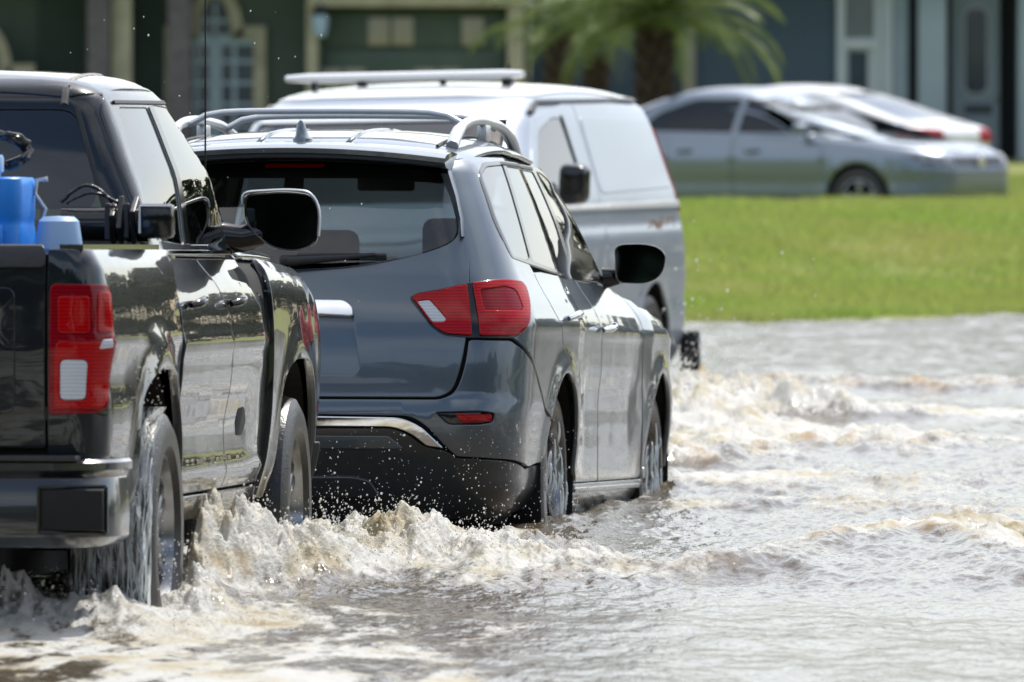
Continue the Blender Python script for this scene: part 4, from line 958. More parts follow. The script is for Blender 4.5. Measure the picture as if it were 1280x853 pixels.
def build_van():
    f = flare([(0, .36), (3.0, .36)], .43, .014, .05)
    S = Surf(VAN_LEVELS, lambda y, z: f(y, z) - .010 * np.exp(-((z - 1.13) / .04) ** 2) - .012 * np.exp(-((z - .70) / .08) ** 2), lambda x, y, z: np.clip((z - 1.5) / .3, 0, 1) * (.02 - .05 * np.clip((y - 1.0) / 1.6, -1, 1) ** 2), xc=.78, yc=-.75, rc=.22)
    t = thing('cargo_van', 'pale silver cargo van with black door mirror and white roof bar, oncoming', 'van')
    t.matrix_world = pose2(*VAN_POS)
    Pn = M['van_paint']
    shell(S, 'body_shell', Pn, t, lambda x, y, z: not (abs(x) > .5 and any(math.hypot(y - a, z - .36) < .45 for a in (0, 3.0))) and not (1.25 < z < 1.74 and y > 1.38), inset=.010)
    AR = .42
    rear = [(-.93, .46, .01), (-.42, .40, .01)] + arc(0, .36, AR, 175, 5, 24) + [(.44, .36, .01), (1.15, .36, .005), (1.15, 1.84, .005), (-.70, 1.80, .03), (-.80, 1.5), (-.86, 1.2), (-.90, .9)]
    both(S, 'side_panel', rpoly(rear, .008), 'side', Pn, t, sp=.07, depth=.02)
    door = [(1.16, .36, .005), (2.52, .36, .01)] + arc(3.0, .36, AR, 176, 140, 6)[1:] + [(2.66, .80), (2.76, 1.16), (2.70, 1.26), (2.42, 1.50, .05), (2.12, 1.74, .04), (1.16, 1.84, .005)]
    wn = [(1.42, 1.285, .03), (2.50, 1.275, .02), (2.38, 1.44), (2.10, 1.66, .05), (1.72, 1.735, .04), (1.50, 1.735, .03)]
    both(S, 'front_door', rpoly(door, .01), 'side', Pn, t, sp=.07, depth=.02, holes=[rpoly(wn, .02)])
    both(S, 'door_window', rpoly(wn, .02), 'side', M['tint_mid'], t, off=-.004, depth=.004, sp=.07)
    wing = arc(3.0, .36, AR, 134, 4, 22) + [(3.55, .40, .02), (3.72, .7), (3.62, 1.02, .08), (3.20, 1.12), (2.80, 1.15), (2.70, .80)]
    both(S, 'front_wing', rpoly(wing, .01), 'side', Pn, t, sp=.07, depth=.02)
    both(S, 'pillar_seam', rpoly([(1.455, 1.285), (1.43, 1.275), (1.475, 1.75), (1.52, 1.75)], .005), 'side', M['black_trim'], t, off=.004, depth=.004)
    both(S, 'belt_moulding', rpoly([(-.86, 1.205), (2.55, 1.215), (2.55, 1.245), (-.86, 1.245)], .006), 'side', M['white_paint'], t, off=.010, depth=.02)
    both(S, 'window_pressing', rpoly([(-.72, 1.32), (1.10, 1.30), (1.10, 1.74), (-.62, 1.72)], .05), 'side', Pn, t, off=.004, depth=.006, sp=.07)
    both(S, 'tail_lamp', rpoly([(.80, 1.18), (.99, 1.18), (.97, 1.66), (.80, 1.66)], .02), 'wrap', M['red_lens'], t, off=.012, depth=.03)
    panel(S, 'rear_doors', rpoly([(-.78, .48), (.78, .48), (.70, 1.78), (-.70, 1.78)], .04), 'rear', Pn, t, sp=.09)
    panel(S, 'roof', rpoly([(-.74, -.70, .1), (.74, -.70, .1), (.74, 1.9, .1), (.55, 2.12, .08), (-.55, 2.12, .08), (-.74, 1.9, .1)], .05), 'top', M['white_paint'], t, sp=.08)
    both(S, 'gutter', rpoly([(-.72, 1.843), (1.9, 1.836), (2.10, 1.775), (2.06, 1.755), (1.88, 1.815), (-.72, 1.822)], .006), 'side', M['black_trim'], t, off=.010, depth=.01)
    panel(S, 'windscreen', rpoly([(-.80, 1.27), (.80, 1.27), (.70, 1.72), (-.70, 1.72)], .05), 'front', M['tint_mid'], t, depth=.005, sp=.06)
    panel(S, 'windscreen_header', rpoly([(-.72, 1.735), (.72, 1.735), (.66, 1.83), (-.66, 1.83)], .02), 'front', M['white_paint'], t, depth=.01, sp=.06)
    for s in (False, True):
        panel(S, 'windscreen_pillar', rpoly([(.71, 1.74), (.81, 1.26), (.94, 1.22), (.90, 1.40), (.80, 1.74)], .01), 'front', Pn, t, off=.004, depth=.02, flip=s, sp=.06)
    panel(S, 'bonnet', rpoly([(-.80, 3.14, .04), (.80, 3.14, .04), (.82, 3.5), (.60, 3.92, .1), (-.60, 3.92, .1), (-.82, 3.5)], .04), 'top', Pn, t, sp=.07)
    panel(S, 'front_bumper', rpoly([(-.93, .32), (.93, .32), (.95, .66), (-.95, .66)], .04), 'front', M['black_trim'], t, sp=.08, off=.02)
    panel(S, 'grille', rpoly([(-.50, .70), (.50, .70), (.52, 1.0), (-.52, 1.0)], .03), 'front', M['gloss_black'], t, sp=.08)
    for s in (1, -1):
        q = [(.55, .72), (.90, .74), (.88, 1.02), (.56, 1.0)]
        panel(S, 'headlamp', rpoly([(s * a, b) for a, b in q], .03), 'front', M['white_lens'], t, sp=.06)
        h = dome_housing('door_mirror', (s * 1.14, 2.50, 1.37), [(s * a, b) for a, b in rpoly([(-.085, -.125), (.075, -.115), (.088, .10), (-.07, .115)], .04)], .12, M['gloss_black'], t, taper=.8)
        bm = bmesh.new(); bm_tube(bm, [(s * .93, 2.52, 1.31), (s * 1.03, 2.54, 1.34)], [.05, .04], 8); bm_obj('mirror_arm', bm, M['black_trim'], h)
        for y in (0, 3.0): wheel(t, s * .85, y, .36, .355, .235, .22, 6, s, tread=False); liner(t, y, .36, AR + .02, .45, .95, s)
        box('mud_flap', (s * .97, -.93, .36), (.12, .035, .24), M['black_trim'], t, bev=.01)
    box('underbody', (0, 1.5, .34), (1.3, 4.4, .2), M['dark'], t)
    # roof bar on feet
    bm = bmesh.new(); V = [(.035 * math.cos(a) * 2.0, .028 * math.sin(a)) for a in np.linspace(0, 2 * math.pi, 14)[:-1]]
    xs = np.linspace(-.62, .76, 12); rings = [[bm.verts.new((x, 1.55 + a * (1 if 0 < i < 11 else .7), 1.985 + b * (1 if 0 < i < 11 else .7))) for a, b in V] for i, x in enumerate(xs)]
    for a, b in zip(rings, rings[1:]):
        for k in range(13): bm.faces.new((a[k], a[(k + 1) % 13], b[(k + 1) % 13], b[k]))
    bm.faces.new(rings[0]); bm.faces.new(rings[-1])
    rb = bm_obj('roof_bar', bm, M['white_paint'], t, angle=40)
    for x in (-.52, -.15, .32, .60):
        z = S.at('top', x, 1.55)[0][2]; box('bar_foot', (x, 1.55, (z + 1.97) / 2), (.05 if x in (-.52, .32) else .03, .05, max(.02, 1.972 - z)), M['black_trim'], rb, bev=.006)
    lathe('roof_aerial', [(.03, 0), (.028, .02), (.010, .06), (.004, .11)], M['gloss_black'], t, 10, 'z', (-.45, 1.2, S.at('top', -.45, 1.2)[0][2]))
    # rusty orange sign-writing, too small to read
    random.seed(11)
    for side in (-1,):
        bm = bmesh.new(); y = -.62
        while y < .12:
            w_ = random.uniform(.03, .055)
            for k in range(random.choice((2, 3))):
                q, nn = S.at('side', y + random.uniform(0, w_), 1.115 + random.uniform(-.02, .02))
                bm_box(bm, (side * (q[0] + .002), q[1], q[2]), (.004, random.choice((.012, w_)), random.choice((.055, .014))))
            y += w_ + .022
        bm_obj('sign_writing', bm, M['orange_print'], t)
    return t
M['orange_print'] = mat('orange_vinyl', (.36, .22, .13), .5, noise=(9, (.30, .20, .14), .5))
SED_LEVELS = [
    (0.17, .78, -.92, 3.42, .20, .32, .05, .02), (0.28, .86, -.98, 3.50, .22, .36, .06, .03), (0.45, .885, -1.02, 3.54, .22, .40, .06, .03), (0.60, .895, -1.04, 3.54, .22, .42, .06, .03),
    (0.72, .895, -1.04, 3.50, .22, .42, .06, .03), (0.82, .885, -1.03, 3.38, .22, .42, .05, .03), (0.89, .865, -1.0, 3.05, .2, .42, .05, .03), (0.935, .84, -.92, 2.45, .2, .4, .05, .03), (0.97, .82, -.78, 2.22, .2, .38, .04, .03),
    (1.08, .765, -.46, 1.98, .16, .32, .04, .03), (1.22, .69, -.12, 1.66, .16, .28, .04, .03), (1.33, .62, .18, 1.38, .15, .25, .04, .03), (1.385, .55, .36, 1.2, .15, .2, .03, .02), (1.42, .42, .5, 1.06, .12, .18, .02, .02), (1.44, .2, .65, .92, .08, .1, 0, 0), (1.445, .03, .75, .82, .01, .01, 0, 0)]
def build_sedan(name, label, Pn, pose, front=True):
    f = flare([(0, .32), (2.65, .32)], .39, .014, .05)
    S = Surf(SED_LEVELS, lambda y, z: f(y, z) + .008 * np.exp(-((z - .74) / .03) ** 2) - .012 * np.exp(-((z - .5) / .08) ** 2), None, xc=.60, yc=-.72, rc=.3, rows=90, nseg=(16, 16, 80, 20, 14))
    t = thing(name, label, 'car'); t.matrix_world = pose2(*pose[:4]) @ Matrix.Scale(1.06, 4) @ Matrix.Scale(pose[4], 4, Vector((0, 0, 1)))
    AR = .365; WC = (0, 2.65)
    shell(S, 'body_shell', Pn, t, lambda x, y, z: not (abs(x) > .45 and any(math.hypot(y - a, z - .32) < AR + .03 for a in WC)) and not (.99 < z < 1.34 and (abs(x) < .5 or .05 < y < 1.45)), inset=.010)
    k = dict(sp=.08, depth=.02, step=.03)
    q = [(-.72, .30, .02), (-.36, .26, .01)] + arc(0, .32, AR, 172, 25, 18) + [(.40, .62), (.42, .90, .02), (-.10, .955), (-.55, .945), (-.74, .86, .05), (-.80, .5)]
    both(S, 'rear_wing', rpoly(q, .01), 'side', Pn, t, **k)
    rd = [(.41, .62), (.345, .47)] + arc(0, .32, AR, 22, 6, 4) + [(.40, .24, .02), (1.18, .24, .005), (1.18, .96, .005), (.43, .955)]
    fd = [(1.195, .24, .005), (2.26, .24, .02)] + arc(2.65, .32, AR, 186, 165, 4) + [(2.24, .62), (2.22, .90, .02), (1.195, .96, .005)]
    both(S, 'rear_door', rpoly(rd, .01), 'side', Pn, t, **k); both(S, 'front_door', rpoly(fd, .01), 'side', Pn, t, **k)
    fw = [(2.255, .62)] + arc(2.65, .32, AR, 160, 6, 20) + [(3.06, .30, .02), (3.10, .55), (2.98, .76, .06), (2.70, .845), (2.24, .92, .01)]
    both(S, 'front_wing', rpoly(fw, .01), 'side', Pn, t, **k)
    w1 = [(.02, 1.0, .03), (1.13, .985, .01), (1.15, 1.315, .02), (.62, 1.315, .05), (.22, 1.18, .06)]
    w2 = [(1.20, .985, .01), (2.05, .975, .02), (1.72, 1.18, .05), (1.46, 1.305, .05), (1.22, 1.318, .02)]
    fr = [(-.66, .950, .01), (2.20, .945, .01), (2.0, 1.06), (1.60, 1.29, .06), (1.35, 1.355, .06), (.40, 1.36, .05), (.10, 1.26, .03), (-.05, 1.20), (-.26, 1.085), (-.46, .99)]
    for s in (False, True):
        panel(S, 'window_frame', rpoly(fr, .02), 'side', Pn, t, holes=[rpoly(w1, .02), rpoly(w2, .02)], flip=s, off=.0, **k)
        panel(S, 'rear_door_window', rpoly(w1, .02), 'side', M['navy_glass'], t, off=-.004, flip=s, sp=.08, depth=.004); panel(S, 'front_door_window', rpoly(w2, .02), 'side', M['navy_glass'], t, off=-.004, flip=s, sp=.08, depth=.004)
    panel(S, 'roof', rpoly([(-.60, .40, .08), (.60, .40, .08), (.62, 1.15, .08), (.50, 1.36, .06), (-.50, 1.36, .06), (-.62, 1.15, .08)], .05), 'top', Pn, t, **k)
    panel(S, 'windscreen', rpoly([(-.70, .98), (.70, .98), (.56, 1.32), (-.56, 1.32)], .05), 'front', M['windscreen_far'], t, depth=.004, sp=.07)
    panel(S, 'rear_window', rpoly([(-.66, .99), (.66, .99), (.54, 1.31), (-.54, 1.31)], .05), 'rear', M['windscreen_far'], t, depth=.004, sp=.07)
    for s in (False, True):
        panel(S, 'windscreen_pillar', rpoly([(.57, 1.33), (.71, .97), (.80, .955), (.72, 1.15), (.64, 1.33)], .01), 'front', Pn, t, off=.003, flip=s, sp=.08)
        panel(S, 'rear_pillar', rpoly([(.55, 1.32), (.67, .98), (.79, .955), (.71, 1.15), (.62, 1.33)], .01), 'rear', Pn, t, off=.003, flip=s, sp=.08)
    panel(S, 'bonnet', rpoly([(-.76, 2.34, .05), (0, 2.26), (.76, 2.34, .05), (.74, 3.0), (.60, 3.32, .12), (0, 3.42), (-.60, 3.32, .12), (-.74, 3.0)], .05), 'top', Pn, t, **k)
    panel(S, 'boot_lid', rpoly([(-.66, -.86, .08), (.66, -.86, .08), (.66, -.62), (-.66, -.62)], .04), 'top', Pn, t, **k)
    panel(S, 'boot_panel', rpoly([(-.64, .58), (.64, .58), (.66, .90), (-.66, .90)], .03), 'rear', Pn, t, **k)
    panel(S, 'rear_bumper', rpoly([(-.82, .24), (.82, .24), (.84, .56), (-.84, .56)], .05), 'rear', Pn, t, off=.008, **k)
    panel(S, 'front_bumper', rpoly([(-.80, .22), (.80, .22), (.84, .62), (-.84, .62)], .05), 'front', Pn, t, off=.008, **k)
    panel(S, 'nose', rpoly([(-.50, .625), (.50, .625), (.52, .80), (-.52, .80)], .02), 'front', Pn, t, **k)
    panel(S, 'upper_grille', rpoly([(-.44, .655), (.44, .655), (.46, .75), (-.46, .75)], .02), 'front', M['gloss_black'], t, off=.006, sp=.08, depth=.01)
    panel(S, 'lower_grille', rpoly([(-.60, .245), (.60, .245), (.55, .36), (-.55, .36)], .02), 'front', M['black_trim'], t, off=.012, sp=.08, depth=.01)
    lathe('badge', [(.001, .012), (.05, .012), (.055, .0)], M['chrome'], t, 18, 'z').matrix_local = Matrix.Translation((0, 3.55, .70)) @ Matrix.Rotation(R(-90), 4, 'X')
    for s in (1, -1):
        panel(S, 'headlamp', rpoly([(s * .48, .65), (s * .80, .68), (s * .83, .80), (s * .50, .745)], .02), 'front', M['lamp_far'], t, off=.008, sp=.06, depth=.02)
        panel(S, 'tail_lamp', rpoly([(s * .44, .72), (s * .92, .74), (s * 1.20, .80), (s * 1.16, .88), (s * .94, .90), (s * .44, .88)], .02), 'wrap', M['red_lens'], t, off=.010, sp=.06, depth=.02)
        h = dome_housing('door_mirror', (s * .93, 1.98, 1.02), [(s * a, b) for a, b in rpoly([(-.10, -.06), (.085, -.05), (.095, .05), (-.09, .065)], .03)], .09, Pn, t, taper=.6)
        bm = bmesh.new(); bm_tube(bm, [(s * .78, 2.0, .98), (s * .86, 2.0, .99)], [.03, .025], 8); bm_obj('mirror_arm', bm, M['black_trim'], h)
        for y in WC: wheel(t, s * .78, y, .32, .315, .21, .205, 5, s, tread=False); liner(t, y, .32, AR + .02, .4, .86, s)
        handle(S, .62, .80, Pn, t, .18, s); handle(S, 1.42, .80, Pn, t, .18, s)
    box('underbody', (0, 1.3, .26), (1.3, 4.0, .16), M['dark'], t); box('cabin_fill', (0, .95, .86), (1.05, 1.5, .80), M['cabin'], t, bev=.1)  # solid dark box added inside to block light through the windows
    return t
M['windscreen_far'] = glass('greenish_windscreen', (.22, .28, .24))
M['navy_glass'] = mat('navy_tinted_glass', (.006, .013, .024), .10, spec=.30, noise=(3, (.004, .009, .017), .5))
M['van_paint'].node_tree.nodes['Principled BSDF'].inputs['Coat Weight'].default_value = .45
M['lamp_far'] = mat('smoked_lamp', (.03, .035, .05), .1, 0, 1.0, noise=(20, (.30, .32, .36), .3))
VAN_POS = (-.12, 46.2 * YS, -.205, 194, 1.2)
SEDAN_POS = (1.78, 85.6 * YS, .16, 123, 1.0)
WHITE_POS = (4.00, 88.4 * YS, .43, -62, .84)

# ------------------------------------------------------------------ numpy gradient noise
_rng = np.random.RandomState(7); _perm = np.concatenate([_rng.permutation(256)] * 3); _ang = _rng.rand(256) * 2 * np.pi
_gx, _gy = np.cos(_ang), np.sin(_ang)
def pnoise(x, y):
    xi = np.floor(x).astype(np.int64); yi = np.floor(y).astype(np.int64); xf = x - xi; yf = y - yi; xi &= 255; yi &= 255
    u = xf * xf * xf * (xf * (xf * 6 - 15) + 10); v = yf * yf * yf * (yf * (yf * 6 - 15) + 10)
    def g(ix, iy, dx, dy):
        h = _perm[_perm[ix] + iy]; return _gx[h] * dx + _gy[h] * dy
    a = g(xi, yi, xf, yf); b = g(xi + 1, yi, xf - 1, yf); c = g(xi, yi + 1, xf, yf - 1); d = g(xi + 1, yi + 1, xf - 1, yf - 1)
    return ((a + (b - a) * u) + ((c + (d - c) * u) - (a + (b - a) * u)) * v) * 1.5
def fbm(x, y, o=4, lac=2.03, gain=.5):
    s = np.zeros_like(x); a = 1.0
    for k in range(o):
        s += a * pnoise(x + 17.3 * k, y - 9.1 * k); x = x * lac; y = y * lac; a *= gain
    return s
def ridged(x, y, o=4, gain=.55):
    s = np.zeros_like(x); a = 1.0
    for k in range(o):
        s += a * (1 - 2.2 * np.abs(pnoise(x + 31.7 * k, y + 5.3 * k))); x = x * 2.1; y = y * 2.1; a *= gain
    return s
def seg_dist(X, Y, pts):
    """signed distance (positive on the far side) and position 0..1 along a polyline"""
    best = np.full(X.shape, 1e9); sd = np.zeros_like(X); tt = np.zeros_like(X); n = len(pts) - 1
    for i in range(n):
        ax, ay = pts[i]; bx, by = pts[i + 1]; dx, dy = bx - ax, by - ay; L = dx * dx + dy * dy
        t = np.clip(((X - ax) * dx + (Y - ay) * dy) / L, 0, 1); ex, ey = X - (ax + t * dx), Y - (ay + t * dy)
        d = np.hypot(ex, ey); m = d < best; best = np.where(m, d, best)
        sd = np.where(m, d * np.sign(dx * ey - dy * ex + 1e-12), sd); tt = np.where(m, (i + t) / n, tt)
    return sd, tt
def bump01(d, wn, wf): return np.where(d < 0, np.exp(-(d / wn) ** 2), np.exp(-(d / wf) ** 2))
def sst(a, b, x):
    t = np.clip((x - a) / (b - a), 0, 1); return t * t * (3 - 2 * t)

# ------------------------------------------------------------------ flood water
def water_field(X, Y):
    """height, foam and sunlit-crest values of the flood water at world points"""
    jx = X + .10 * fbm(X * 1.3, Y * 1.1, 3); jy = Y + .30 * fbm(X * 1.1 + 9, Y * .7, 3)
    near = 1 - sst(24.5, 27.5, Y)
    # churned band: wake of both cars
    churn = sst(-1.6, -1.0, X - .0 * Y) * sst(26.2, 28.2, jy - .0) * (1 - .75 * sst(36, 43, jy))
    h = .016 * fbm(X * .9, Y * .55, 3) + .007 * fbm(X * 2.3 + 5, Y * 1.3, 3)
    fine = fbm(X * 6.5, Y * 3.0, 3)
    h += (.0045 + .0095 * churn) * fine + (.0025 + .006 * churn) * ridged(X * 9, Y * 4.5, 3) * .5
    foam = .36 * churn * sst(-.15, .75, fbm(jx * 2.6, jy * .9, 4) + .25)
    foam += .16 * sst(.25, .8, fbm(X * 1.8 + 3, Y * .6, 4)) * (1 - near)
    crest = np.zeros_like(X)
    def wave(pts, amp, wn, wf, foam_a, crest_a, lump=.35, ta=.06, tb=.9, fw=1.0):
        nonlocal h, foam, crest
        d, t = seg_dist(jx, jy, pts); env = sst(0, ta, t) * (1 - sst(tb, 1, t))
        b = bump01(d, wn, wf) * env; lm = 1 + lump * fbm(X * 5.5, Y * 3.2, 4) * 1.3
        h += amp * b * lm; foam = foam + foam_a * bump01(d - .1 * wn, wn * .9 * fw, wf * 1.6 * fw) * env
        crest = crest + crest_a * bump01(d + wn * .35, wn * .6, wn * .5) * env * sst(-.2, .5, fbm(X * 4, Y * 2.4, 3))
    # the pickup's wake: thick ridge from its rear wheel out past the grey car
    wave([(-1.35, 26.9), (-.95, 27.5), (-.75, 28.0), (-.35, 28.6), (.10, 28.9), (.45, 29.4)], .080, .26, .55, 1.0, 1.0, .65, .10, .55)
    wave([(-.80, 28.1), (-.30, 29.6), (.05, 30.0), (.45, 30.5)], .07, .30, .5, .8, .5, .6, .1, .6)
    wave([(-.3, 27.6), (.2, 28.1), (.75, 28.6), (1.2, 29.2)], .030, .3, .6, .55, .4, .6, .15, .5)
    dr_, tr_ = seg_dist(jx, jy, [(-.95, 27.5), (-.75, 28.0), (-.35, 28.6), (.10, 28.9), (.45, 29.4)]); er = bump01(dr_, .30, .5) * (1 - sst(.7, 1, tr_))
    h += er * (.016 * ridged(X * 9, Y * 5, 3) + .009 * ridged(X * 24, Y * 14, 2)) + .050 * np.exp(-(((X + .33) / .07) ** 2 + ((Y - 28.62) / .22) ** 2)) + .035 * np.exp(-(((X + .02) / .08) ** 2 + ((Y - 28.85) / .22) ** 2))
    # smooth breaking crest at the right
    wave([(.55, 28.0), (1.02, 28.8), (1.45, 30.2), (1.62, 29.6), (1.78, 28.7), (2.2, 28.0)], .065, .55, .20, .0, .0, .1, .1, .95)
    wave([(.98, 28.95), (1.45, 30.4), (1.62, 29.85), (1.80, 28.95), (2.3, 28.3)], .028, .12, .25, .75, .8, .5, .06, .97)
    wave([(1.55, 30.5), (2.4, 30.8)], .05, .3, .5, .75, .3, .6, .2, .95)
    # bow wave of the grey car and the ridges beyond it
    wave([(.62, 36.0), (.80, 37.0), (1.06, 37.9), (1.35, 38.3), (1.9, 37.8), (2.6, 37.6)], .075, .45, .8, .85, .9, .5, .05, .75)
    wave([(.70, 39.0), (.90, 41.2), (1.10, 42.0), (1.35, 41.0)], .13, .6, 1.0, 1.1, .6, .6, .12, .8, 1.3)
    wave([(.85, 44.0), (1.25, 45.8), (2.0, 45.2), (3.1, 45.4)], .055, .5, 1.0, .45, .8, .5, .05, .97)
    wave([(.9, 34.2), (1.5, 34.9), (2.4, 34.4)], .030, .35, .6, .45, .3, .5, .1, .9)
    wave([(.5, 32.6), (1.2, 33.0), (2.2, 32.2)], .024, .30, .5, .45, .25, .5, .1, .9)
    # rough water round the wheels of the pickup
    for cx, cy, r, a in [(-1.25, 26.2, .5, .5), (-2.2, 26.3, .6, .3), (-.78, 29.7, .5, .6), (.20, 31.6, .35, .35), (.62, 34.6, .4, .5)]:
        b = np.exp(-((X - cx) ** 2 + ((Y - cy) * .6) ** 2) / r ** 2); h += .06 * a * b * (1 + fbm(X * 8, Y * 5, 3)); foam = foam + .9 * a * b
    # calm dark water close behind the grey car
    calm = np.exp(-(((X + .1) / .75) ** 2 + ((Y - 30.9) / 1.0) ** 2)); foam = foam * (1 - .9 * calm); h = h * (1 - .6 * calm) - .02 * calm
    # shallow foam streaks in the near water
    foam += near * .10 * sst(.2, .8, fbm(X * 3, Y * .8, 4)) + .16 * (1 - near) * (1 - churn) * sst(.3, .8, fbm(X * 2, Y * .5, 4))
    foam += .55 * sst(27.6, 26.2, Y) * sst(.9, -.6, X) * sst(-.35, .55, fbm(jx * 3.2, jy * 1.0, 4))
    foam += .44 * sst(26.6, 25.4, Y) * sst(.6, -.8, X) * (.4 + sst(-.5, .5, fbm(jx * 5, jy * 1.6, 4)))
    foam += .22 * sst(26.8, 25.6, Y) * sst(-.4, -1.2, X) * sst(0, .6, fbm(X * 4, Y * 1.5, 4))
    # plume thrown up beside the pickup's rear wheel, and the froth behind its tail
    wx = X + .030 * fbm(X * 12, Y * 7, 3); wy = Y + .09 * fbm(X * 9 + 4, Y * 5, 3)
    puff = .72 + .34 * fbm(X * 7.5, Y * 4.2, 4) + .26 * np.abs(pnoise(X * 15 + 2, Y * 8)) + .12 * np.abs(pnoise(X * 31, Y * 17)) + .05 * ridged(X * 40, Y * 22, 2)
    u = np.clip((wx + 1.06) / .58, -1, 1.6); cyl = 27.15 + 1.15 * np.clip(u, 0, 1); body = np.exp(-((wy - cyl) / .24) ** 2) * sst(-.10, .03, u) * (1 - sst(.75, 1.25, u)); top = .27 - .21 * np.clip(u, 0, 1)
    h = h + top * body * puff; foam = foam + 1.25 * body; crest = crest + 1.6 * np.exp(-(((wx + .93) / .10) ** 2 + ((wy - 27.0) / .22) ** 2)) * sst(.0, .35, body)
    tail = np.exp(-(((wx + 1.52) / .30) ** 2 + ((wy - 25.75) / .26) ** 2)) * (.75 + .45 * np.sin(wx * 15 + 1.3)) + .8 * np.exp(-(((wx + 1.02) / .085) ** 2 + ((wy - 26.25) / .30) ** 2))
    h = h + .125 * np.clip(tail, 0, 1.2) * puff * 1.3; foam = foam + .75 * tail
    bow = np.exp(-(((wx - .98) / .22) ** 2 + ((wy - 41.2) / .8) ** 2)); h = h + .07 * bow * puff; foam = foam + .5 * bow
    lift = sst(.02, .12, h)
    return h, np.clip(foam, 0, 1.3), np.clip(crest * (.45 + .55 * lift), 0, 1)
def grid_mesh(name, xs, ys, mat_, parent=None, fade=None):
    X, Y = np.meshgrid(xs, ys); h, foam, crest = water_field(X.ravel(), Y.ravel())
    n, m = len(xs), len(ys); V = np.column_stack([X.ravel(), Y.ravel() * YS, h]).astype(np.float32)
    idx = np.arange(n * m).reshape(m, n); q = np.column_stack([idx[:-1, :-1].ravel(), idx[:-1, 1:].ravel(), idx[1:, 1:].ravel(), idx[1:, :-1].ravel()]).astype(np.int32)
    me = bpy.data.meshes.new(name); me.vertices.add(len(V)); me.vertices.foreach_set('co', V.ravel())
    me.loops.add(q.size); me.loops.foreach_set('vertex_index', q.ravel()); me.polygons.add(len(q))
    me.polygons.foreach_set('loop_start', np.arange(0, q.size, 4, dtype=np.int32)); me.polygons.foreach_set('use_smooth', np.ones(len(q), bool))
    me.update(calc_edges=True); me.validate()
    for k, v in (('foam', foam), ('crest', crest)):
        a = me.attributes.new(k, 'FLOAT', 'POINT'); a.data.foreach_set('value', v.astype(np.float32))
    me.materials.append(mat_)
    return link(bpy.data.objects.new(name, me), parent)
def water_material():
    m = bpy.data.materials.new('muddy_flood_water'); m.use_nodes = True; nt = m.node_tree; nt.nodes.clear(); N = nt.nodes.new; L = nt.links.new
    out = N('ShaderNodeOutputMaterial'); wat = N('ShaderNodeBsdfPrincipled'); fo = N('ShaderNodeBsdfPrincipled'); mx = N('ShaderNodeMixShader')
    geo = N('ShaderNodeNewGeometry'); at = N('ShaderNodeAttribute'); at.attribute_name = 'foam'; ac = N('ShaderNodeAttribute'); ac.attribute_name = 'crest'
    def noise(sx, sy, sz, det=5, rough=.55, off=0):
        mp = N('ShaderNodeMapping'); mp.inputs['Scale'].default_value = (sx, sy, sz); mp.inputs['Location'].default_value = (off, off, off); L(geo.outputs['Position'], mp.inputs[0])
        n = N('ShaderNodeTexNoise'); n.inputs['Scale'].default_value = 1; n.inputs['Detail'].default_value = det; n.inputs['Roughness'].default_value = rough; L(mp.outputs[0], n.inputs['Vector']); return n.outputs['Fac']
    n1 = noise(17, 5.5, 17, 8, .70); n2 = noise(60, 20, 60, 3, .6, 4.2)
    def math_(op, a, b=None, c=None):
        x = N('ShaderNodeMath'); x.operation = op
        for i, v in enumerate((a, b, c)):
            if v is None: continue
            if isinstance(v, (int, float)): x.inputs[i].default_value = v
            else: L(v, x.inputs[i])
        return x.outputs[0]
    thr = math_('MULTIPLY_ADD', n2, .35, n1)                       # about .25 .. 1.0
    s = math_('MULTIPLY_ADD', at.outputs['Fac'], .62, thr); s = math_('SUBTRACT', s, math_('MULTIPLY_ADD', ac.outputs['Fac'], .22, .92))
    r = N('ShaderNodeMapRange'); r.inputs['From Min'].default_value = 0.0; r.inputs['From Max'].default_value = .22; L(s, r.inputs['Value'])
    ff = r.outputs[0]
    wat.inputs['Base Color'].default_value = (.100, .080, .052, 1); wat.inputs['Roughness'].default_value = .12; wat.inputs['IOR'].default_value = 1.33
    # crests: muddy amber, sunlight through thin water put into the base colour
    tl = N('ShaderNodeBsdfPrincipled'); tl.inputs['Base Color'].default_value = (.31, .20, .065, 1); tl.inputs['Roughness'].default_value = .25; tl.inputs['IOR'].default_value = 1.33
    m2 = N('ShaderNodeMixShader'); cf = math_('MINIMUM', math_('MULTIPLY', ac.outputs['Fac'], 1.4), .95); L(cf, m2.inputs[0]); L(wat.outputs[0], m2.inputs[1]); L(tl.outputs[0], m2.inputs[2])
    am = noise(3.2, 1.6, 5, 5, .62, 3.1); ar = N('ShaderNodeValToRGB'); e_ = ar.color_ramp.elements; e_[0].position = .30; e_[0].color = (.44, .33, .16, 1); e_[1].position = .53; e_[1].color = (.80, .79, .74, 1); x_ = e_.new(.40); x_.color = (.67, .61, .45, 1); L(am, ar.inputs[0])
    L(ar.outputs[0], fo.inputs['Base Color']); fo.inputs['Roughness'].default_value = .55; fo.inputs['Specular IOR Level'].default_value = .4
    ft = N('ShaderNodeBsdfTranslucent'); L(ar.outputs[0], ft.inputs['Color']); m3 = N('ShaderNodeMixShader'); m3.inputs[0].default_value = .35; L(fo.outputs[0], m3.inputs[1]); L(ft.outputs[0], m3.inputs[2])
    L(math_('MULTIPLY', ff, .93), mx.inputs[0]); L(m2.outputs[0], mx.inputs[1]); L(m3.outputs[0], mx.inputs[2]); L(mx.outputs[0], out.inputs['Surface'])
    rip = noise(9, 2.9, 9, 4, .6, 1.7); rp2 = noise(34, 11, 34, 3, .6, 7.7)
    b1 = N('ShaderNodeBump'); b1.inputs['Distance'].default_value = .020; b1.inputs['Strength'].default_value = .9; L(rip, b1.inputs['Height'])
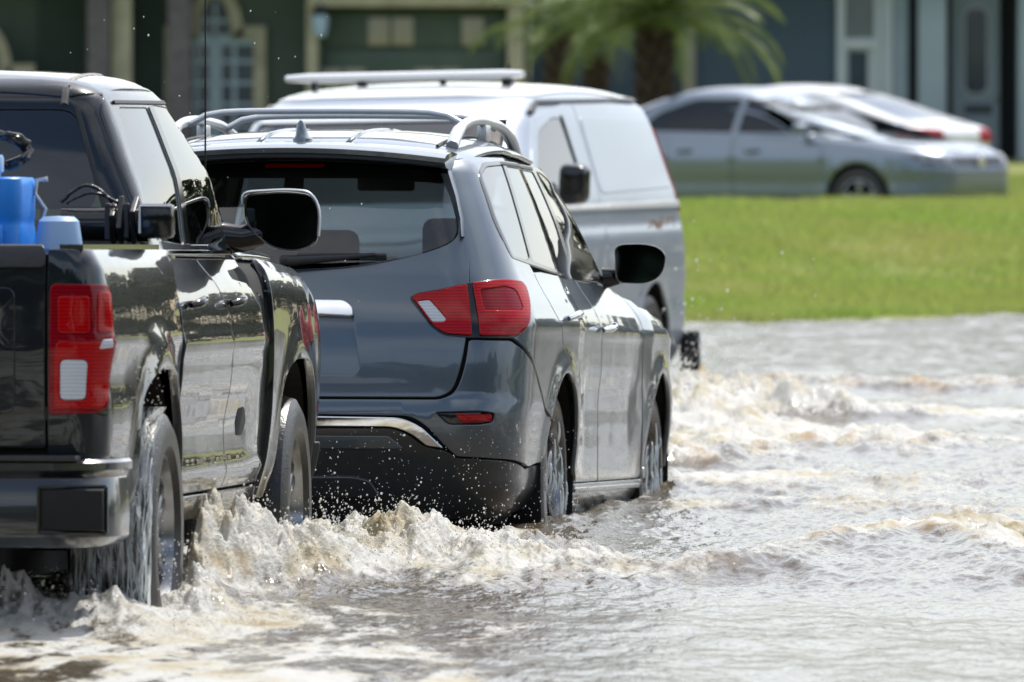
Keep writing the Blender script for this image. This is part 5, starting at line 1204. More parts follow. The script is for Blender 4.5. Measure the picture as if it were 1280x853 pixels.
    b2 = N('ShaderNodeBump'); b2.inputs['Distance'].default_value = .004; L(rp2, b2.inputs['Height']); L(b1.outputs[0], b2.inputs['Normal']); L(b2.outputs[0], wat.inputs['Normal'])
    b3 = N('ShaderNodeBump'); b3.inputs['Distance'].default_value = .022; b3.inputs['Strength'].default_value = 1; L(thr, b3.inputs['Height']); L(b3.outputs[0], fo.inputs['Normal']); L(b3.outputs[0], ft.inputs['Normal'])
    return m
def spray(name, pts, radii, m, kind='stuff', stretch=None):
    """many small drops as one mesh"""
    base = bmesh.new(); bmesh.ops.create_icosphere(base, subdivisions=1, radius=1); bv = np.array([v.co[:] for v in base.verts]); bf = np.array([[v.index for v in f.verts] for f in base.faces]); base.free()
    P = np.array(pts, float) * [1, YS, 1]; r = np.array(radii, float); n = len(P); rng = np.random.RandomState(len(P))
    sc3 = r[:, None] * (1 + .5 * (rng.rand(n, 3) - .5))
    if stretch is not None: sc3 *= np.array(stretch)
    jit = 1 + .35 * (rng.rand(n, len(bv), 1) - .5)
    V = (P[:, None, :] + bv[None] * jit * sc3[:, None, :]).reshape(-1, 3); F = (bf[None] + (np.arange(n) * len(bv))[:, None, None]).reshape(-1, 3)
    me = bpy.data.meshes.new(name); me.vertices.add(len(V)); me.vertices.foreach_set('co', V.astype(np.float32).ravel()); me.loops.add(F.size); me.loops.foreach_set('vertex_index', F.astype(np.int32).ravel())
    me.polygons.add(len(F)); me.polygons.foreach_set('loop_start', np.arange(0, F.size, 3, dtype=np.int32)); me.polygons.foreach_set('use_smooth', np.ones(len(F), bool)); me.update(calc_edges=True)
    me.materials.append(m); o = link(bpy.data.objects.new(name, me)); o['kind'] = kind; return o
def foam_mat(name, col, tcol, mixv=.45):
    m = bpy.data.materials.new(name); m.use_nodes = True; nt = m.node_tree; b = nt.nodes['Principled BSDF']; out = nt.nodes['Material Output']
    b.inputs['Roughness'].default_value = .3; g = nt.nodes.new('ShaderNodeNewGeometry'); n = nt.nodes.new('ShaderNodeTexNoise'); n.inputs['Scale'].default_value = 7; n.inputs['Detail'].default_value = 4
    nt.links.new(g.outputs['Position'], n.inputs['Vector']); mx = nt.nodes.new('ShaderNodeMix'); mx.data_type = 'RGBA'; mx.inputs['A'].default_value = (*col, 1); mx.inputs['B'].default_value = (*[c * .82 for c in col], 1)
    nt.links.new(n.outputs['Fac'], mx.inputs['Factor']); nt.links.new(mx.outputs['Result'], b.inputs['Base Color'])
    t = nt.nodes.new('ShaderNodeBsdfTranslucent'); t.inputs['Color'].default_value = (*tcol, 1); ms = nt.nodes.new('ShaderNodeMixShader'); ms.inputs[0].default_value = mixv
    nt.links.new(b.outputs[0], ms.inputs[1]); nt.links.new(t.outputs[0], ms.inputs[2]); nt.links.new(ms.outputs[0], out.inputs['Surface'])
    return m
def build_water():
    m = water_material()
    w_ = grid_mesh('flood_water', np.concatenate([np.arange(-2.75, -1.85, .011), np.arange(-1.85, .85, .0066), np.arange(.85, 2.65, .0095)]), np.concatenate([np.arange(23.0, 25.3, .020), np.arange(25.3, 29.9, .0085), np.arange(29.9, 33.5, .016)]), m); w_['kind'] = 'structure'
    a = grid_mesh('flood_water', np.arange(-2.75, 3.2, .013), np.arange(33.5 - .0, 46.0, .030), m); a['kind'] = 'structure'
    b = grid_mesh('flood_water', np.arange(-4.5, 6.5, .03), np.arange(46.0, 66.0, .06), m); b['kind'] = 'structure'
    for (x0, x1, y0, y1, st) in [(-2.75, 2.65, 6, 23, .08), (-30, -2.75, -30, 46, .35), (-30, -4.5, 46, 66, .35), (2.65, 40, -30, 33.5, .35), (3.2, 40, 33.5, 46, .35), (6.5, 60, 46, 66, .5), (-2.75, 2.65, -30, 6, .35)]:
        o = grid_mesh('flood_water', np.linspace(x0, x1, int((x1 - x0) / st) + 2), np.linspace(y0, y1, int((y1 - y0) / st) + 2), m); o['kind'] = 'structure'
def sheet_mat():
    """torn film of white water: streaks run along the flow, gaps between them are clear"""
    m = foam_mat('torn_water_film', (.80, .83, .84), (.82, .86, .88), .5); nt = m.node_tree; L = nt.links.new; out = nt.nodes['Material Output']; sh = out.inputs['Surface'].links[0].from_socket
    uv = nt.nodes.new('ShaderNodeUVMap'); uv.uv_map = 'flow'; mp = nt.nodes.new('ShaderNodeMapping'); mp.inputs['Scale'].default_value = (75, 7, 1); n = nt.nodes.new('ShaderNodeTexNoise'); n.inputs['Scale'].default_value = 1; n.inputs['Detail'].default_value = 6; n.inputs['Roughness'].default_value = .62
    L(uv.outputs[0], mp.inputs[0]); L(mp.outputs[0], n.inputs['Vector']); r = nt.nodes.new('ShaderNodeMapRange'); r.inputs['From Min'].default_value = .42; r.inputs['From Max'].default_value = .60; r.inputs['To Max'].default_value = .92; L(n.outputs['Fac'], r.inputs['Value'])
    t = nt.nodes.new('ShaderNodeBsdfTransparent'); mx = nt.nodes.new('ShaderNodeMixShader'); L(r.outputs[0], mx.inputs[0]); L(t.outputs[0], mx.inputs[1]); L(sh, mx.inputs[2]); L(mx.outputs[0], out.inputs['Surface'])
    return m
def build_spray():
    rng = np.random.RandomState(5); fm = foam_mat('white_spray', (.84, .84, .82), (.85, .84, .80)); dr = foam_mat('water_drops', (.62, .66, .68), (.7, .75, .78), .5)
    def on_water(x, y): return water_field(np.array(x, float), np.array(y, float))[0]
    P = np.array([(-.75, 28.0), (-.35, 28.6), (.10, 28.9), (.45, 29.4)])
    # fine drops
    def drops(nm, x, y, z, r0, r1, p, m): spray(nm, np.column_stack([x, y, z]), r0 + (r1 - r0) * rng.rand(len(x)) ** p, m, stretch=(1, 1, 1.25))
    n = 1500; t = rng.rand(n) * 2.95; i = t.astype(int); f = (t - i)[:, None]; C_ = P[i] * (1 - f) + P[i + 1] * f; x = C_[:, 0] + .07 * rng.randn(n); y = C_[:, 1] + .14 * rng.randn(n); z = on_water(x, y) + np.abs(rng.randn(n)) ** 1.7 * .028; drops('crest_drops', x, y, z, .0012, .0042, 3, fm)
    n = 1300; u = rng.rand(n); x = -1.05 + .50 * u + .10 * rng.randn(n); y = 27.2 + 1.25 * u + .16 * rng.randn(n); z = on_water(x, y) + .035 * np.abs(rng.randn(n)) ** 1.5; drops('plume_drops', x, y, z, .0012, .0048, 3, fm)
    n = 620; x = rng.uniform(-.78, .30, n); y = rng.uniform(30.0, 30.6, n); z = .02 + .42 * rng.rand(n) ** 1.8; drops('thrown_drops', x, y, z, .0010, .0036, 3, dr)
    n = 260; x = rng.uniform(-.80, -.35, n); y = rng.uniform(30.0, 30.5, n); z = .02 + .17 * rng.rand(n); drops('thrown_drops', x, y, z, .0015, .0050, 2.5, fm)
    n = 700; x = .98 + .22 * rng.randn(n); y = 41.2 + .6 * rng.randn(n); z = on_water(x, y) + .16 * np.abs(rng.randn(n)) ** 1.5 * np.exp(-((x - .95) / .3) ** 2); drops('bow_spray', x, y, z, .002, .007, 3, fm)
    n = 240; x = .84 + .06 * rng.randn(n); y = 40.6 + .4 * rng.randn(n); z = .05 + .30 * rng.rand(n) ** 1.4; drops('bow_spray', x, y, z, .0025, .008, 2.2, fm)
    n = 60; x = rng.uniform(-1.6, -.55, n); y = rng.uniform(27, 30, n); z = rng.uniform(.35, 2.03, n); drops('airborne_drops', x, y, z, .0012, .0042, 2, fm)
    n = 24; x = rng.uniform(.9, 1.6, n); y = rng.uniform(40, 43, n); z = rng.uniform(.3, .9, n) ** 1.3; drops('airborne_drops', x, y, z, .002, .006, 1.5, fm)
    n = 900; x = -1.5 + .30 * rng.randn(n); y = 25.75 + .22 * rng.randn(n); e = np.exp(-((x + 1.5) / .3) ** 2); z = .02 + .17 * e * rng.rand(n) ** 1.6; drops('tail_drops', x, y, z, .0012, .0050, 3, fm)
    n = 500; x = -1.08 + .08 * rng.randn(n); y = 26.15 + .2 * rng.randn(n); z = .02 + .24 * rng.rand(n) ** 1.6; drops('tail_drops', x, y, z, .0012, .0045, 3, fm)
    # water streaming off the pickup's rear tyre and the grey car's wheels
    film = foam_mat('streaming_water', (.72, .77, .80), (.80, .85, .88), .5)
    Mx = pose_matrix(TRK_POSE); r, zc = .404, .395
    for x0, x1, n in ((.765, 1.03, 160), (-1.03, -.765, 30)):
        bm = bmesh.new()
        for k in range(n):
            x = x0 + (x1 - x0) * (1 - abs(rng.randn()) * .38) if x0 > 0 else rng.uniform(x0, x1)
            if not x0 <= x <= x1: x = rng.uniform(x0, x1)
            ang = R(8 + 118 * rng.rand() ** .8); L_ = rng.uniform(.02, .17) * (1 + (rng.rand() < .15)); K = 6; ph = rng.rand() * 6; pts = []
            for q in range(K):
                aa = ang + q * L_ / r / K; yy, zz = -(r + .004) * math.sin(aa), zc + (r + .004) * math.cos(aa)
                if aa > math.pi / 2: yy = -r - .004 + .02 * math.sin(k * 1.7); zz = zc - (aa - math.pi / 2) * r
                pts.append((x + .006 * math.sin(q * .9 + ph), yy, zz))
            rad = .0006 + .0020 * rng.rand() ** 2; bm_tube(bm, pts, [rad * (.25 + 1.0 * math.sin(math.pi * (q + .5) / K)) for q in range(K)], 5)
        o = bm_obj('streaming_water', bm, film, None, smooth=True); o.matrix_world = Mx; o['kind'] = 'stuff'
    # thin broken sheet clinging to the tread and falling from it
    V, Fc, UV = [], [], []; nu, nv = 36, 70
    for i in range(nv + 1):
        for k in range(nu + 1):
            q = i / nv; x = .772 + .262 * k / nu; L_ = q * 1.02; aa = R(6) + L_ / r
            yy, zz = (-(r + .010) * math.sin(aa), zc + (r + .010) * math.cos(aa)) if aa < math.pi / 2 else (-(r + .010) - .10 * (aa - math.pi / 2) ** 2 * .3, zc - (aa - math.pi / 2) * r)
            w_ = .010 * float(fbm(np.array([x * 26.]), np.array([L_ * 5.]), 3)[0]); V.append((x + .4 * w_, yy - abs(w_) * 1.2, zz)); UV.append((x, L_))
    for i in range(nv):
        for k in range(nu): a = i * (nu + 1) + k; Fc.append((a, a + 1, a + nu + 2, a + nu + 1))
    o = mesh_obj('water_sheet', V, Fc, sheet_mat()); ul = o.data.uv_layers.new(name='flow')
    for lp in o.data.loops: ul.data[lp.index].uv = UV[lp.vertex_index]
    o.matrix_world = Mx; o['kind'] = 'stuff'
    n = 700; x = rng.uniform(.74, 1.07, n); z = .02 + .75 * rng.rand(n); y = -.41 * np.sqrt(np.clip(1 - ((z - zc) / .41) ** 2, .1, 1)) - .03 * np.abs(rng.randn(n))
    W_ = np.array([tuple(Mx @ Vector((a, b, c))) for a, b, c in zip(x, y, z + .24)]); W_[:, 2] = np.maximum(W_[:, 2], .02); drops('wheel_drops', W_[:, 0], W_[:, 1] / YS, W_[:, 2], .0010, .0036, 3, fm)
    bm = bmesh.new(); Mx = pose_matrix(SUV_POSE)
    for yw in (0, 2.9):
        for k in range(18):
            a = rng.uniform(-1.2, 1.2); rr_ = rng.uniform(.12, .35); y0, z0 = yw + rr_ * math.sin(a), .38 + rr_ * math.cos(a) * rng.uniform(-.2, .8); L_ = rng.uniform(.05, .2)
            pts = [(.945 + .004 * math.sin(q), y0 + .01 * math.sin(q + k), z0 - L_ * q / 5) for q in range(6)]; bm_tube(bm, pts, [.001, .003, .004, .005, .004, .001], 5)
    o = bm_obj('streaming_water', bm, film, None, smooth=True); o.matrix_world = Mx; o['kind'] = 'stuff'

# ------------------------------------------------------------------ ground, lawn, houses, palms
def shore(x): return 56.4 + 1.0 * np.clip(x, -3, 40) * .98 + .55 * fbm(np.asarray(x, float) * 1.1, np.asarray(x, float) * 0 + 3.3, 3)
def lawn_z(x, y):
    d = (y - shore(x)) / (1 + .0 * y)
    up = .60 * sst(0, 15, d) ** 1.15
    up = np.where(d < 0, .16 * np.clip(d, -2, 0), up)
    dip = -.32 * sst(15, 24, d) * (1 - sst(30, 40, d)) * (1 - sst(5.0, 7.0, x - .12 * (y - 80)))
    return up + dip + .18 * sst(24, 42, d) + .012 * fbm(x * .5, y * .3, 3)
def build_ground():
    gm = mat('road_mud', (.06, .05, .04), .9, noise=(.6, (.04, .035, .03), .5))
    o = mesh_obj('ground', [(-600, -600, -.45), (600, -600, -.45), (600, 900, -.45), (-600, 900, -.45)], [(0, 1, 2, 3)], gm, smooth=False); o['kind'] = 'structure'
    lm = mat('lawn_soil', (.15, .19, .030), .9, noise=(1.3, (.20, .19, .05), .5), bump=(12, .03, 6))
    xs = np.concatenate([np.arange(-60, -8, 2), np.arange(-8, 16, .25), np.arange(16, 90, 3)]); ys = np.concatenate([np.arange(44, 56, 1.0), np.arange(56, 100, .3), np.arange(100, 240, 4)])
    X, Y = np.meshgrid(xs, ys); Z = lawn_z(X.ravel(), Y.ravel()); n, k = len(xs), len(ys); idx = np.arange(n * k).reshape(k, n)
    q = np.column_stack([idx[:-1, :-1].ravel(), idx[:-1, 1:].ravel(), idx[1:, 1:].ravel(), idx[1:, :-1].ravel()])
    o = mesh_obj('lawn', np.column_stack([X.ravel(), Y.ravel() * YS, Z]), q, lm); o['kind'] = 'structure'
    gm = mat('grass_blades', (.22, .35, .060), .6, noise=(.45, (.35, .35, .11), .5), spec=.25)
    nt = gm.node_tree; b = nt.nodes['Principled BSDF']; tr = nt.nodes.new('ShaderNodeBsdfTranslucent'); mx = nt.nodes.new('ShaderNodeMixShader'); mx.inputs[0].default_value = .5
    src = b.inputs['Base Color'].links[0].from_socket; nt.links.new(src, tr.inputs['Color']); nt.links.new(b.outputs[0], mx.inputs[1]); nt.links.new(tr.outputs[0], mx.inputs[2]); nt.links.new(mx.outputs[0], nt.nodes['Material Output'].inputs['Surface'])
    rng = np.random.RandomState(2); N = 230000
    y = 57 + 41 * rng.rand(N) ** 1.25; x = rng.uniform(.5, 1, N) * 0 + rng.uniform(.2, 7.2, N); kp = (y > shore(x) + .05); x, y = x[kp], y[kp]; N = len(x)
    hgt = (.030 + .045 * rng.rand(N)) * (1 + .5 * fbm(x * .8, y * .5, 3)); a = rng.rand(N) * 2 * np.pi; wd = .006 + .006 * rng.rand(N); z = lawn_z(x, y); ln = .03 * rng.randn(N, 2)
    y = y * YS
    A = np.column_stack([x - wd * np.cos(a), y - wd * np.sin(a), z - .005]); B = np.column_stack([x + wd * np.cos(a), y + wd * np.sin(a), z - .005]); C = np.column_stack([x + ln[:, 0], y + ln[:, 1], z + hgt])
    V = np.stack([A, B, C], 1).reshape(-1, 3).astype(np.float32); F = np.arange(3 * N, dtype=np.int32)
    me = bpy.data.meshes.new('grass'); me.vertices.add(3 * N); me.vertices.foreach_set('co', V.ravel()); me.loops.add(3 * N); me.loops.foreach_set('vertex_index', F); me.polygons.add(N); me.polygons.foreach_set('loop_start', np.arange(0, 3 * N, 3, dtype=np.int32)); me.update(calc_edges=True)
    me.materials.append(gm); o = link(bpy.data.objects.new('grass', me)); o['kind'] = 'stuff'

def H(px, d): return (px - 640) / 1e4 * d
def VZ(py, d): return CAM_Z - (py - 100) / 1e4 * d
def build_houses():
    D = 100.0
    green = mat('dark_green_stucco', (.10, .125, .10), .85, noise=(3, (.08, .105, .08), .5), bump=(40, .004)); deep = mat('shadow_green_stucco', (.050, .070, .058), .85, noise=(3, (.04, .06, .05), .5), bump=(40, .004))  # second stucco is the green darkened, recess shade put into its colour
    beige = mat('beige_trim', (.52, .48, .34), .7, noise=(4, (.34, .31, .22), .5)); stone = mat('purple_grey_stone', (.17, .15, .155), .85, noise=(9, (.10, .09, .095), .5), bump=(14, .02))
    gdoor = mat('green_door_paint', (.075, .11, .082), .6, noise=(2, (.05, .075, .06), .5)); cream = mat('cream_glazing', (.36, .33, .25), .3, noise=(3, (.30, .28, .21), .5)); wht = mat('white_joinery', (.62, .66, .68), .5, noise=(4, (.54, .58, .62), .5))
    pane = mat('house_pane', (.06, .10, .13), .06, coat=1.0, noise=(1.5, (.03, .05, .065), .5)); roofm = mat('brown_shingle', (.10, .085, .075), .9, noise=(12, (.06, .05, .045), .5), bump=(30, .02)); blue = mat('slate_blue_stucco', (.085, .125, .165), .85, noise=(2, (.075, .11, .15), .5), bump=(40, .004))
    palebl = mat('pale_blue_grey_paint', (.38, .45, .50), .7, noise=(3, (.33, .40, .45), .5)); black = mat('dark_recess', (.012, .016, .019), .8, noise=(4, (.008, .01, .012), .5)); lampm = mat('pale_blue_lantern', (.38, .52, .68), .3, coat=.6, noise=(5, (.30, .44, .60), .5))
    # ---- green house
    g = thing('green_house', 'dark green house with arched windows and a garage door behind the vehicles', 'house', (H(330, D), D * YS, .5))
    ox, oz = H(330, D), .5
    def bx(name, px0, px1, z0, z1, m, par, y0=0.0, dep=.3, bev=0):
        x0, x1 = H(px0, D) - ox, H(px1, D) - ox; return box(name, ((x0 + x1) / 2, y0 + dep / 2, (z0 + z1) / 2 - oz), (x1 - x0, dep, z1 - z0), m, par, bev=bev)
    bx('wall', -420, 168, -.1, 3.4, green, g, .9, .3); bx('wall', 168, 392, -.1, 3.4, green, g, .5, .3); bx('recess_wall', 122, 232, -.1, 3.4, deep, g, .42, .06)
    bx('garage_wall', 392, 402, -.1, 3.4, green, g, .0, .5); bx('garage_wall', 634, 660, -.1, 3.4, green, g, .0, .5); bx('garage_header', 402, 634, VZ(8, D), 3.4, green, g, .0, .5)
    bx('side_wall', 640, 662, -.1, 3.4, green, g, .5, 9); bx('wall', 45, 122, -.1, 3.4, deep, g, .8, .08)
    for a, b in ((110, 138), (210, 240)): bx('stone_column', a, b, -.1, 3.4, stone, g, -.25, .5, .03)
    bx('trim_post', 139, 165, -.1, 3.4, beige, g, -.05, .3, .02)
    bx('corner_trim', 383, 398, -.1, 3.4, beige, g, -.10, .2, .02); bx('corner_trim', 634, 654, -.1, 3.4, beige, g, -.08, .2, .02); bx('eave_board', 386, 640, VZ(9, D), VZ(-14, D), beige, g, -.22, .3, .02)
    # garage door: panels and glazing
    gd = bx('garage_door', 402, 634, -.1, VZ(9, D), gdoor, g, .16, .06)
    for r in range(4):
        z1 = VZ(12 + 52 * r, D); z0 = VZ(60 + 52 * r, D)
        o = bx('door_section', 404, 632, z0, z1, gdoor, gd, .125, .045, .01)
    for a, b, y0, y1 in [(460, 487, 22, 57), (490, 517, 22, 57), (577, 605, 22, 57), (547, 573, 22, 57), (402, 426, 86, 118), (430, 456, 86, 118), (519, 545, 86, 118), (549, 575, 86, 118)]:
        if (a, y0) == (547, 22): continue
        f = bx('glazed_panel', a, b, VZ(y1, D), VZ(y0, D), cream, gd, .095, .04, .008)
    # arched stepped windows
    def arched(cpx, w_low, w_arch, y_sh, parent):
        xl, xr = H(cpx - w_low, D) - ox, H(cpx + w_low, D) - ox; al, ar = H(cpx - w_arch, D) - ox, H(cpx + w_arch, D) - ox; zs = VZ(y_sh, D) - oz; zt = VZ(-12, D) - oz; zb = .0; t = .155
        bm = bmesh.new(); y = .38
        def strip(o_, i_):
            for k in range(len(o_) - 1):
                q = [(*o_[k], 0), (*o_[k + 1], 0), (*i_[k + 1], 0), (*i_[k], 0)]; a = [bm.verts.new((p[0], y, p[1])) for p in q]; b = [bm.verts.new((p[0], y + .14, p[1])) for p in q]
                bm.faces.new(a)
                for j in range(4): bm.faces.new((a[j], b[j], b[(j + 1) % 4], a[(j + 1) % 4]))
        cx = (al + ar) / 2; ra = (ar - al) / 2
        outer = [(xl - t, zb), (xl - t, zs + t), (al - t, zs + t)] + [(cx - (ra + t) * math.cos(a), zs + .02 + (.50 + t) * math.sin(a)) for a in np.linspace(0, math.pi, 13)] + [(ar + t, zs + t), (xr + t, zs + t), (xr + t, zb)]
        inner = [(xl, zb), (xl, zs), (al, zs)] + [(cx - ra * math.cos(a), zs + .02 + .50 * math.sin(a)) for a in np.linspace(0, math.pi, 13)] + [(ar, zs), (xr, zs), (xr, zb)]
        strip(outer, inner); wo = bm_obj('arched_window', bm, beige, parent)
        bm = bmesh.new(); bm.faces.new([bm.verts.new((p[0], .47, p[1])) for p in inner]); bm_obj('pane', bm, pane, wo)
        bm = bmesh.new()
        for x in np.linspace(xl, xr, 5)[1:-1]: bm_box(bm, (x, .455, (zb + zs) / 2), (.05 if abs(x - cx) > .05 else .16, .03, zs - zb))
        for z in np.arange(zs - .02, .2, -.27): bm_box(bm, (cx, .452, z), (xr - xl, .03, .045 if abs(z - zs) > .1 else .13))
        bm_box(bm, (cx, .452, zs + .24), (.035, .03, .48)); bm_box(bm, (cx, .453, zs + .22), (ra * 1.7, .03, .04))
        bm_obj('glazing_bars', bm, mat('blue_white_bars', (.42, .52, .58), .5, noise=(4, (.36, .46, .52), .5)), wo)
    arched(268, 48, 20, 48, g); arched(-22, 48, 20, 96, g)
    # roof
    rx0, rx1 = H(-480, D) - ox, H(690, D) - ox
    bm = bmesh.new(); a = [(rx0, -.7, 2.9), (rx1, -.7, 2.9), (rx1, 9, 2.9), (rx0, 9, 2.9), (rx0 + 3, 4.2, 4.9), (rx1 - 3, 4.2, 4.9)]; v = [bm.verts.new(p) for p in a]
    for f in ((0, 1, 5, 4), (1, 2, 5), (2, 3, 4, 5), (3, 0, 4), (3, 2, 1, 0)): bm.faces.new([v[i] for i in f])
    bm_obj('roof', bm, roofm, g)
    bx('back_wall', -420, 660, -.1, 3.4, green, g, 8.6, .3)
    lt = thing('wall_lantern', 'pale blue lantern on the garage corner of the green house', 'lamp', (H(401, D), D * YS - .32, VZ(30, D)))
    lathe('lantern_glass', [(.001, -.17), (.07, -.16), (.105, .02), (.10, .12), (.001, .16)], lampm, lt, 12, 'z'); lathe('lantern_cap', [(.12, .11), (.06, .20), (.001, .25)], black, lt, 12, 'z'); box('bracket', (0, .12, .10), (.03, .26, .03), black, lt)
    # ---- blue house
    D2 = 102.0; g2 = thing('blue_house', 'slate blue house with white door and tall window behind the parked cars', 'house', (H(1000, D2), D2 * YS, .6)); ox2, oz2 = H(1000, D2), .6
    def by(name, px0, px1, z0, z1, m, par, y0=0.0, dep=.3, bev=0):
        x0, x1 = H(px0, D2) - ox2, H(px1, D2) - ox2; return box(name, ((x0 + x1) / 2, y0 + dep / 2, (z0 + z1) / 2 - oz2), (x1 - x0, dep, z1 - z0), m, par, bev=bev)
    by('wall', 664, 1138, .0, 3.5, blue, g2, .3, .3); by('recess_wall', 1138, 1420, .0, 3.5, black, g2, .9, .2); by('wall', 1420, 1700, .0, 3.5, blue, g2, .3, .3)  # porch recess wall near black, its shade put into the colour
    by('side_wall', 664, 676, 0, 3.5, blue, g2, .6, 9)
    by('downpipe', 852, 870, .0, 3.5, cream, g2, .14, .15, .03)
    by('porch_column', 1147, 1183, .0, 3.5, palebl, g2, -.10, .40, .04); by('porch_column', 1272, 1310, .0, 3.5, palebl, g2, -.10, .40, .04); by('corner_board', 1103, 1117, .0, 3.5, wht, g2, .22, .08, .01); by('corner_board', 1118, 1136, .0, 3.5, palebl, g2, .24, .1, .01)
    wn = by('window_frame', 1046, 1057, .2, 3.5, wht, g2, .20, .12, .01); by('window_frame', 1093, 1102, .2, 3.5, wht, g2, .20, .12, .01)
    sash = by('upper_sash', 1057, 1093, VZ(50, D2), 3.4, cream_blind(), g2, .24, .05); by('sash_rail', 1056, 1094, VZ(62, D2), VZ(48, D2), wht, g2, .20, .09, .01)
    lo = by('lower_sash', 1057, 1093, .8, VZ(60, D2), wht, g2, .25, .04); by('pane', 1061, 1085, .8, VZ(64, D2), pane, lo, .235, .02)
    bl = bmesh.new()
    for z in np.arange(VZ(46, D2), 3.0, .065): bm_box(bl, ((H(1075, D2) - ox2), .225, z - oz2), (.34, .02, .03))
    bm_obj('blind', bl, cream_blind(), sash)
    # storm door with oval pane
    dr = by('front_door', 1192, 1252, .6, 3.25, palebl, g2, .66, .10, .01)
    ov = rpoly([(H(1207, D2) - ox2, VZ(119, D2) - oz2), (H(1238, D2) - ox2, VZ(119, D2) - oz2), (H(1238, D2) - ox2, VZ(9, D2) - oz2), (H(1207, D2) - ox2, VZ(9, D2) - oz2)], .13, 6)
    bm = bmesh.new(); f = bm.faces.new([bm.verts.new((p[0], .648, p[1])) for p in ov]); e = bmesh.ops.extrude_face_region(bm, geom=[f]); bmesh.ops.translate(bm, vec=(0, .02, 0), verts=[v for v in e['geom'] if isinstance(v, bmesh.types.BMVert)]); bm_obj('door_pane', bm, pane, dr)
    bm = bmesh.new(); bm_tube(bm, [(p[0], .645, p[1]) for p in ov] + [(ov[0][0], .645, ov[0][1])], .022, 6); bm_obj('pane_surround', bm, wht, dr)
    for k in range(6): by('vent_slot', 1209 + 5.8 * k, 1213 + 5.8 * k, VZ(143, D2), VZ(131, D2), black, dr, .645, .03)
    by('door_jamb', 1187, 1192, .6, 3.3, black, g2, .62, .2); lathe('door_knob', [(.001, 0), (.03, 0), (.03, .05), (.001, .06)], M['chrome'], dr, 10, 'z', (H(1248, D2) - ox2, .60, VZ(125, D2) - oz2))
    rx0, rx1 = H(640, D2) - ox2, H(1740, D2) - ox2
    bm = bmesh.new(); a = [(rx0, -.8, 2.9), (rx1, -.8, 2.9), (rx1, 9.5, 2.9), (rx0, 9.5, 2.9), (rx0 + 3, 4.4, 5.1), (rx1 - 3, 4.4, 5.1)]; v = [bm.verts.new(p) for p in a]
    for f in ((0, 1, 5, 4), (1, 2, 5), (2, 3, 4, 5), (3, 0, 4), (3, 2, 1, 0)): bm.faces.new([v[i] for i in f])
    bm_obj('roof', bm, roofm, g2); by('back_wall', 664, 1700, 0, 3.5, blue, g2, 9.2, .3)
_cb = []
def cream_blind():
    if not _cb: _cb.append(mat('grey_blind', (.24, .27, .28), .7, noise=(6, (.20, .23, .24), .5)))
    return _cb[0]

